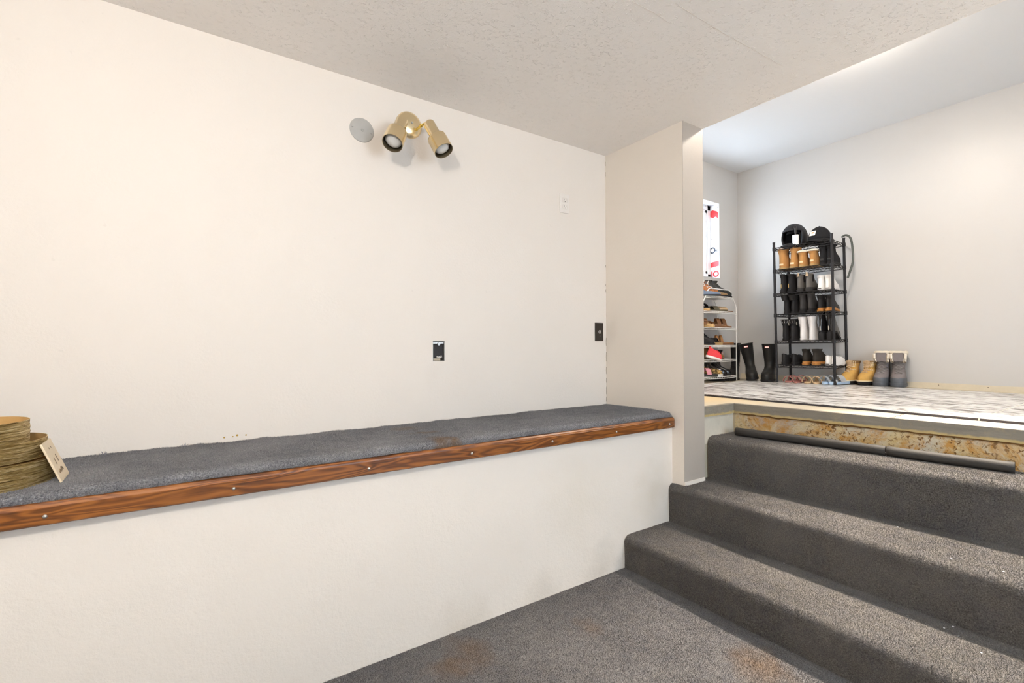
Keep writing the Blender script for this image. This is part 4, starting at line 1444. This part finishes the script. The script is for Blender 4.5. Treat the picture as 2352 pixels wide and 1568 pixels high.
cp = thing('baseball_cap', 'black baseball cap with square front patch on top of the rack', 'cap', RM @ T(0.325, 0.13, ZT + 0.028, -0.15))
MB().ellipsoid((0, 0, 0.0), (0.088, 0.098, 0.118), 28, 18, keep=lambda c: c.z > 0).build('crown', BLKS, cp, smooth=True, solid=0.003)
vs = []
for i in range(13):
    a = PI + PI * i / 12
    for rr in (0.93, 1.68):
        x, y = 0.088 * rr * math.cos(a), 0.098 * (1.0 if rr < 1 else 1.72) * math.sin(a)
        if rr > 1:
            x *= 0.62
        vs.append((x, y, 0.004 - 0.022 * (1 if rr > 1 else 0) - 0.020 * (x / 0.088) ** 2 * (1 if rr > 1 else 0)))
MB().add(vs, [(2 * i, 2 * i + 2, 2 * i + 3, 2 * i + 1) for i in range(12)]).build('brim', BLKS, cp, smooth=True, solid=0.004)
MB().ellipsoid((0, 0, 0.117), (0.008, 0.008, 0.006), 10, 6).build('button', BLKS, cp, smooth=True)
pa = MB().box((-0.024, -0.0015, -0.022), (0.024, 0.0015, 0.022)).build('patch', K('patch_grey', (0.72, 0.70, 0.66), 0.7), cp)
pa.location = (-0.01, -0.094, 0.052)
pa.rotation_euler = (-0.42, 0, -0.1)
em = MB()
em.tube([(0.011 * math.cos(a) * (1 - 0.1 * i), -0.002, 0.010 * math.sin(a) * (1 - 0.05 * i)) for i, a in enumerate([0.3 + 4.9 * k / 12 for k in range(13)])], 0.0036, 6)
em.build('emblem', K('emblem_orange', (0.75, 0.36, 0.08), 0.6), pa)
bh = thing('knit_hat', 'crumpled black hat lying under the baseball cap', 'hat', RM @ T(0.325, 0.13, ZT))
b = MB()
ng, kk = 40, 7
vs = []
for j in range(kk):
    t_ = j / (kk - 1)
    for i in range(ng):
        a = 2 * PI * i / ng
        rr = 0.118 * (1 - 0.25 * abs(t_ - 0.35)) * (1 + 0.06 * noise.noise(Vector((math.cos(a) * 3, math.sin(a) * 3, t_ * 4))))
        vs.append((rr * math.cos(a) * 0.92, rr * math.sin(a), 0.001 + 0.030 * t_ + (0.004 * noise.noise(Vector((a * 2, t_ * 5, 1))) if 0 < j else 0)))
b.add(vs, [(j * ng + i, j * ng + (i + 1) % ng, (j + 1) * ng + (i + 1) % ng, (j + 1) * ng + i) for j in range(kk - 1) for i in range(ng)])
b.cap(vs[-ng:])
b.cap(vs[:ng])
b.build('folded_crown', BLKS, bh, smooth=True)
gg = thing('ski_goggles', 'black goggles strap draped at the front of the top shelf', 'goggles', RM @ T(0.115, 0.02, ZT))
MB().tube([(-0.06 + 0.12 * i / 10, -0.012 + 0.004 * math.sin(i), 0.004 - 0.020 * math.sin(PI * i / 10)) for i in range(11)], 0.009, 8).build('strap', BLKS, gg, smooth=True)
MB().ellipsoid((0.0, -0.006, 0.004), (0.05, 0.012, 0.02), 18, 10).build('lens_frame', BLK, gg, smooth=True)
hs = thing('hanging_belt', 'grey strap hanging from the rear corner of the black rack', 'strap', RM)
bb = MB()
P_ = [(RWD - 0.015, RDP + 0.0, 1.275), (RWD + 0.02, RDP - 0.01, 1.285), (RWD + 0.055, RDP - 0.02, 1.25), (RWD + 0.07, RDP - 0.03, 1.16), (RWD + 0.072, RDP - 0.035, 1.05), (RWD + 0.05, RDP - 0.04, 0.96), (RWD + 0.03, RDP - 0.04, 0.90)]
Q_ = []
for i in range(len(P_) - 1):
    p0, p1, p2, p3 = (Vector(P_[max(0, min(len(P_) - 1, i + q))]) for q in (-1, 0, 1, 2))
    for q in range(6):
        t_ = q / 6
        Q_.append(0.5 * (2 * p1 + (p2 - p0) * t_ + (2 * p0 - 5 * p1 + 4 * p2 - p3) * t_ ** 2 + (3 * p1 - p0 - 3 * p2 + p3) * t_ ** 3))
bb.tube(Q_, 0.0085, 8)
bb.build('webbing', K('strap_grey', (0.10, 0.11, 0.10), 0.8), hs, smooth=True)

# ------------------------------------------------------------------ boots on the floor by the wall
def lace_boot(nm, lab, mtx, L=0.25, hw=0.053, H=0.20, up=WHEAT, so=SOLE, collar=WHEATD, stripe=STRIPE, lace=BEIG, rand=None, cuff=None, toe=None):
    t = thing(nm, lab, 'boot', mtx)
    sole_mesh(L, hw, 0.030, 0.005).build('sole', so, t, smooth=True)
    if stripe:
        MB().tube([(x, y, 0.034) for x, y, z in ringp(0, -0.004, L + 0.004, hw + 0.003)], 0.0055, 6, closed=True).build('sole_stripe', stripe, t, smooth=True)
    R = boot_rings(L, hw, H, 0.026, top_f=0.56, top_b=-0.004, tw=0.84 if cuff else 0.90, ankle=0.48)
    loft(R, 0.14, 0.06).build('upper', up, t, smooth=True)
    if rand:
        loft([[(q[0] * 1.004 - 0.001, q[1] * 1.03, q[2]) for q in R[0]], [(q[0] * 1.006 - 0.001, q[1] * 1.04, q[2]) for q in R[1]], [(q[0] * 1.004 - 0.001, q[1] * 1.03, q[2]) for q in R[2]]]).build('rubber_rand', rand, t, smooth=True)
    zs, xs_ = [], []
    for k_ in range(4, len(R)):
        zs.append(R[k_][0][2])
        xs_.append(max(p[0] for p in R[k_]) + 0.002)
    n_l = len(zs) - (2 if cuff else 0)
    laces(L, hw, zs[:n_l], xs_[:n_l], lace, t, r=0.0026)
    if collar:
        loft([[(q[0] * 1.02 - 0.001, q[1] * 1.04, q[2]) for q in R[-3]], [(q[0] * 1.03 - 0.001, q[1] * 1.06, q[2]) for q in R[-2]], [(q[0] * 1.02 - 0.001, q[1] * 1.04, q[2]) for q in R[-1]]], 0.16, 0.05).build('padded_collar', collar, t, smooth=True)
    b = MB()
    for k_ in range(5, len(R) - 1):
        for j in (2, 3, 19, 20):
            b.ellipsoid(R[k_][j], (0.006, 0.006, 0.005), 8, 5)
    b.build('eyelets', STRIPE if stripe else GSNOW, t, smooth=True)['kind'] = 'stuff'
    if cuff:
        fleece(R[-1], 0.0155, cuff, t)
        tng = MB().box((-0.002, -hw * 0.62, -0.042), (0.003, hw * 0.62, 0.028)).build('tongue', up, t, bevel=0.006)
        tng.location = (max(p[0] for p in R[-1]) + 0.012, 0, H - 0.028)
        tng.rotation_euler = (0, 0.15, 0)
        for s_ in (-1, 1):
            fleece([(max(p[0] for p in R[-1]) + 0.008, s_ * hw * 0.70, H - 0.075), (max(p[0] for p in R[-1]) + 0.012, s_ * hw * 0.78, H - 0.045), (max(p[0] for p in R[-1]) + 0.010, s_ * hw * 0.82, H - 0.010), (max(p[0] for p in R[-1]) + 0.004, s_ * hw * 0.80, H - 0.03)], 0.011, cuff, t)
    return t


def place_toe(tx, ty, L, ang, z):
    """put a shoe so that its toe tip is at (tx, ty), pointing along ang"""
    return T(tx - L * math.cos(ang), ty - L * math.sin(ang), z, ang)


A1 = math.radians(180 + 14)
lace_boot('lace_boot', 'left wheat lace boot with black sole beside the black rack', place_toe(4.60, 1.765, 0.23, A1 - 0.35, ZM), L=0.23)
lace_boot('lace_boot', 'right wheat lace boot with black sole beside grey snow boots', place_toe(4.615, 1.640, 0.23, A1 - 0.32, ZM), L=0.23)
lace_boot('snow_boot', 'left grey snow boot with cream fleece cuff by the wall', place_toe(4.615, 1.515, 0.24, A1 - 0.1, ZM), L=0.24, hw=0.056, H=0.27, up=GSNOW, so=GRUB, collar=None, stripe=None, lace=K('lace_grey', (0.25, 0.23, 0.22), 0.8), rand=GRUB, cuff=CREAM)
lace_boot('snow_boot', 'right grey snow boot with cream fleece cuff by the wall', place_toe(4.635, 1.395, 0.24, A1 + 0.02, ZM), L=0.24, hw=0.056, H=0.27, up=GSNOW, so=GRUB, collar=None, stripe=None, lace=_cache['leather_lace_grey'], rand=GRUB, cuff=CREAM)

tall_boot('rubber_boot', 'left tall black rubber boot leaning between the two racks', place_toe(4.345, 2.41, 0.27, math.radians(208), ZM + 0.009) @ Matrix.Rotation(0.17, 4, 'X'), H=0.345, L=0.27, hw=0.056, up=BRUB, toplab=True, tw=1.12, top_f=0.66, slouch=0.03)
tall_boot('rubber_boot', 'right tall black rubber boot next to the black rack', place_toe(4.33, 2.285, 0.27, math.radians(196), ZM), H=0.345, L=0.27, hw=0.056, up=BRUB, toplab=True, tw=1.12, top_f=0.66)
tall_boot('riding_boot', 'tall black boot behind the white rack post', T(4.60, 2.70, ZS, math.radians(190)), H=0.37, L=0.26, hw=0.045, up=BLK, tw=0.95, straps=SILV)

# ------------------------------------------------------------------ white wire shoe tower by the window
WR = Matrix.Translation((3.885, 2.62, ZS))
wr = thing('wire_shoe_tower', 'white wire shoe tower with bowed shelves under the window', 'shoe rack', WR)
WW, WD = 0.555, 0.20
for y in (0.0, WD):
    MB().tube([(0, y, 0), (0, y, 0.715), (0.015, y, 0.745), (0.10, y, 0.868), (0.125, y, 0.880), (WW - 0.125, y, 0.880), (WW - 0.10, y, 0.868), (WW - 0.015, y, 0.745), (WW, y, 0.715), (WW, y, 0)], 0.0055, 8).build('hoop_frame', M_WHT, wr, smooth=True)
WSH = [0.055, 0.212, 0.348, 0.512, 0.664, 0.805]
for i, z in enumerate(WSH):
    inset = 0.055 if i == 5 else 0.0
    b = MB()
    bow = lambda x: -0.055 * math.sin(PI * (x - inset) / (WW - 2 * inset))
    for dz in (0.0, -0.016):
        b.tube([(inset + (WW - 2 * inset) * q / 16, bow(inset + (WW - 2 * inset) * q / 16), z + dz) for q in range(17)], 0.0028, 6)
    b.tube([(inset, WD, z), (WW - inset, WD, z)], 0.0028, 6)
    for x in (inset, WW - inset):
        b.tube([(x, 0, z), (x, WD, z)], 0.0028, 6)
    for q in range(1, 24):
        x = inset + (WW - 2 * inset) * q / 24
        b.tube([(x, bow(x), z - 0.016), (x, bow(x), z + 0.001), (x, WD, z + 0.001)], 0.0018, 5)
    b.build('shelf', M_WHT, wr)


def on_tower(x, y, lv, deg):
    return WR @ T(x, y, WSH[lv] + 0.0032, math.radians(deg))


TW = 'white tower'
for side, x in (('left', 0.055), ('right', 0.125)):
    lace_boot('hiking_boot', f'{side} orange brown hiking boot with white laces, top of {TW}', on_tower(x + 0.03, 0.17, 5, -62), L=0.20, hw=0.036, H=0.15, up=ORNG, so=SOLE, collar=BRN, stripe=None, lace=WHT)
for side, x in (('left', 0.235), ('right', 0.320)):
    chelsea('ankle_boot', f'{side} black leather boot with long toe, top of {TW}', on_tower(x, 0.17, 5, -48), H=0.16, L=0.235, hw=0.034, up=K('black_worn', (0.035, 0.036, 0.033), 0.35), heel=0.01)
sneaker('flat_shoe', f'slate blue and tan flat shoe at left of {TW} top', on_tower(0.03, 0.04, 5, -35), L=0.19, hw=0.032, H=0.045, up=NAVY, so=SOLE, lace=None, st_=0.01)
sneaker('flat_shoe', f'tan brown flat shoe in front of boots, {TW} top', on_tower(0.14, 0.03, 5, -30), L=0.19, hw=0.032, H=0.045, up=K('tan_brown', (0.26, 0.16, 0.07), 0.5), so=SOLE, lace=None, st_=0.01)
sandal('wedge_sandal', f'cork wedge sandal with black straps, second level of {TW}', on_tower(0.12, 0.15, 4, -112), L=0.20, bed=BLK, so=CORK, strap=BLK, wedge=0.06, t1=0.022, bands=((0.62, 0.04, 0.04),), back=True)
sandal('flat_sandal', f'dark olive flat sandal, second level of {TW}', on_tower(0.16, 0.08, 4, -30), L=0.22, bed=K('olive', (0.12, 0.10, 0.06), 0.6), strap=K('olive2', (0.10, 0.085, 0.05), 0.6), bands=((0.45, 0.05, 0.035),))
for side, x in (('left', 0.245), ('right', 0.325)):
    sandal('thong_sandal', f'{side} beige sandal with perforated strap, second level of {TW}', on_tower(x, 0.13, 4, -35), L=0.22, hw=0.038, bed=BRN, strap=BEIG, bands=((0.35, 0.05, 0.05), (0.6, 0.05, 0.045)), t1=0.012)
sandal('flat_sandal', f'dark brown sandal at left, third level of {TW}', on_tower(0.06, 0.17, 3, -40), L=0.21, bed=BRN, strap=BRN, bands=((0.3, 0.06, 0.07), (0.6, 0.06, 0.06)), t1=0.03)
sandal('wedge_sandal', f'cork wedge sandal at left, third level of {TW}', on_tower(0.12, 0.06, 3, -100), L=0.11, hw=0.040, bed=CORK, so=CORK, strap=BRN, bands=((0.5, 0.03, 0.03),), wedge=0.03, t1=0.022)
for side, x in (('left', 0.215), ('right', 0.305)):
    sandal('cork_sandal', f'{side} cork sandal with brown strap, third level of {TW}', on_tower(x, 0.12, 3, -32), L=0.21, hw=0.040, bed=CORK, so=BRN, strap=BRN, bands=((0.62, 0.035, 0.07),), wedge=0.045, t1=0.016)
chelsea('ankle_boot', f'black ankle boot at left, fourth level of {TW}', on_tower(0.045, 0.14, 2, -60), H=0.125, L=0.2, hw=0.035)
for side, x in (('left', 0.145), ('right', 0.225)):
    sandal('wedge_sandal', f'{side} tan wedge with black ankle strap, fourth level of {TW}', on_tower(x, 0.17, 2, -70), L=0.2, hw=0.038, bed=BLK, so=TANS, strap=BLK, wedge=0.055, t1=0.025, bands=((0.70, 0.04, 0.04),), back=True)
for side, x in (('left', 0.325), ('right', 0.395)):
    sandal('slide_sandal', f'{side} tan slide with upright strap, fourth level of {TW}', on_tower(x, 0.13, 2, -40), L=0.18, hw=0.036, bed=CREPE, so=BRN, strap=K('tan_strap', (0.40, 0.18, 0.05), 0.5), bands=((0.35, 0.02, 0.075),), t1=0.022)
sneaker('running_shoe', f'red sneaker with white sole hanging out, fifth level of {TW}', on_tower(0.015, -0.02, 1, -25) @ Matrix.Rotation(0.30, 4, 'Y') @ Matrix.Translation((0, 0, 0.03)), L=0.15, hw=0.034, H=0.085, up=REDK, so=WHT, lace=REDK, st_=0.018)
for side, x in (('left', 0.150), ('right', 0.235)):
    chelsea('ankle_boot', f'{side} brown suede boot, fifth level of {TW}', on_tower(x, 0.16, 1, -75), H=0.115, L=0.2, hw=0.038, up=K('brown_suede', (0.19, 0.095, 0.032), 0.9), so=K('grey_brown_sole', (0.13, 0.09, 0.06), 0.7))
for side, x in (('left', 0.37), ('right', 0.46)):
    tall_boot('rubber_boot', f'{side} black rubber boot standing behind the {TW}', T(3.885 + x + 0.005, 2.855, ZS, math.radians(-90)) @ Matrix.Translation((0.028, 0, 0)), H=0.30, L=0.19, hw=0.040, up=BRUB, toplab=True, top_f=0.60)
sandal('flat_sandal', f'pink strapped sandal at left, lowest level of {TW}', on_tower(0.02, 0.06, 0, -35), L=0.18, bed=CHAR, strap=K('pink_strap', (0.62, 0.25, 0.30), 0.5), bands=((0.5, 0.04, 0.055),), t1=0.025)
sneaker('slip_on', f'leopard print slip on shoe, lowest level of {TW}', on_tower(0.10, 0.055, 0, -20), L=0.20, hw=0.036, H=0.075, up=LEOP, so=WHT, lace=None, st_=0.02)
for side, x in (('left', 0.27), ('right', 0.345)):
    chelsea('ankle_boot', f'{side} glossy black boot with buckle, lowest level of {TW}', on_tower(x, 0.16, 0, -62), H=0.125, L=0.2, hw=0.034, up=BLKG, heel=0.012, stripe=SILV)

# ------------------------------------------------------------------ carpet pile: short fibres standing on the carpeted surfaces
def pile(src, parent, material, density, out, box, seed, length=0.0065, width=0.0017, nap=(0, 0, 0)):
    """one mesh of short fibres (a triangle each) spread over the faces of src inside box"""
    rng = np.random.default_rng(seed)
    me = src.data
    me.calc_loop_triangles()
    nt_ = len(me.loop_triangles)
    tri = np.empty(nt_ * 3, dtype=np.int64)
    me.loop_triangles.foreach_get('vertices', tri)
    co = np.empty(len(me.vertices) * 3, dtype=np.float64)
    me.vertices.foreach_get('co', co)
    co = co.reshape(-1, 3)
    t = co[tri.reshape(-1, 3)]
    lo, hi = np.array(box[0]), np.array(box[1])
    e1, e2 = t[:, 1] - t[:, 0], t[:, 2] - t[:, 0]
    n = np.cross(e1, e2)
    ar = np.linalg.norm(n, axis=1) / 2
    n = n / (2 * ar[:, None] + 1e-12)
    sg = np.sign(n @ np.array(out))
    n *= np.where(sg == 0, 1, sg)[:, None]
    ok = (t.max(axis=1) >= lo).all(axis=1) & (t.min(axis=1) <= hi).all(axis=1) & ((n @ np.array(out)) > 0.2)
    t, n, ar, e1, e2 = t[ok], n[ok], ar[ok], e1[ok], e2[ok]
    cnt = int(ar.sum() * density)
    idx = rng.choice(len(ar), size=cnt, p=ar / ar.sum())
    u, v = rng.random(cnt), rng.random(cnt)
    fl_ = u + v > 1
    u[fl_], v[fl_] = 1 - u[fl_], 1 - v[fl_]
    p = t[idx, 0] + e1[idx] * u[:, None] + e2[idx] * v[:, None]
    ins = ((p >= lo) & (p <= hi)).all(axis=1)
    p, nn = p[ins], n[idx][ins]
    cnt = len(p)
    d = nn + rng.normal(0, 0.33, (cnt, 3))
    npv = np.array(nap, dtype=float)
    d += npv - nn * (nn @ npv)[:, None]
    d /= np.linalg.norm(d, axis=1)[:, None]
    w = np.cross(d, rng.normal(0, 1, (cnt, 3)))
    w /= np.linalg.norm(w, axis=1)[:, None]
    L = length * rng.uniform(0.6, 1.15, cnt)[:, None]
    W = width * rng.uniform(0.6, 1.2, cnt)[:, None]
    p = p - nn * 0.001
    vs = np.stack([p - w * W / 2, p + w * W / 2, p + d * L], axis=1).reshape(-1, 3)
    m = bpy.data.meshes.new('carpet_pile')
    m.vertices.add(cnt * 3)
    m.vertices.foreach_set('co', vs.ravel())
    m.loops.add(cnt * 3)
    m.loops.foreach_set('vertex_index', np.arange(cnt * 3, dtype=np.int32))
    m.polygons.add(cnt)
    m.polygons.foreach_set('loop_start', np.arange(0, cnt * 3, 3, dtype=np.int32))
    m.polygons.foreach_set('loop_total', np.full(cnt, 3, dtype=np.int32))
    m.materials.append(material)
    m.update(calc_edges=True)
    o = bpy.data.objects.new('carpet_pile', m)
    C.objects.link(o)
    o.parent = parent
    o['kind'] = 'stuff'
    return o


NAP_STEP = (0.6, 0.0, 0.6)
_steps = [o for o in st.children if o.name.split('.')[0] == 'step']
for i, o in enumerate(_steps):
    pile(o, o, M_CARPET_S, 200000, (-1, 0, 1), ((1.7, -0.25, 0.0), (2.80, 1.67, 0.7)), 11 + i, nap=NAP_STEP)
pile(lc, lc, M_CARPET_L, 190000, (0, -1, 1), ((-0.62, 1.6, 0.72), (2.195, 2.168, 0.80)), 21, nap=(0.0, 0.6, 0.6))
_fo = bpy.data.objects['floor']
pile(_fo, _fo, M_CARPET_F, 190000, (0, 0, 1), ((0.05, 0.30, -0.01), (1.83, 1.672, 0.01)), 31)
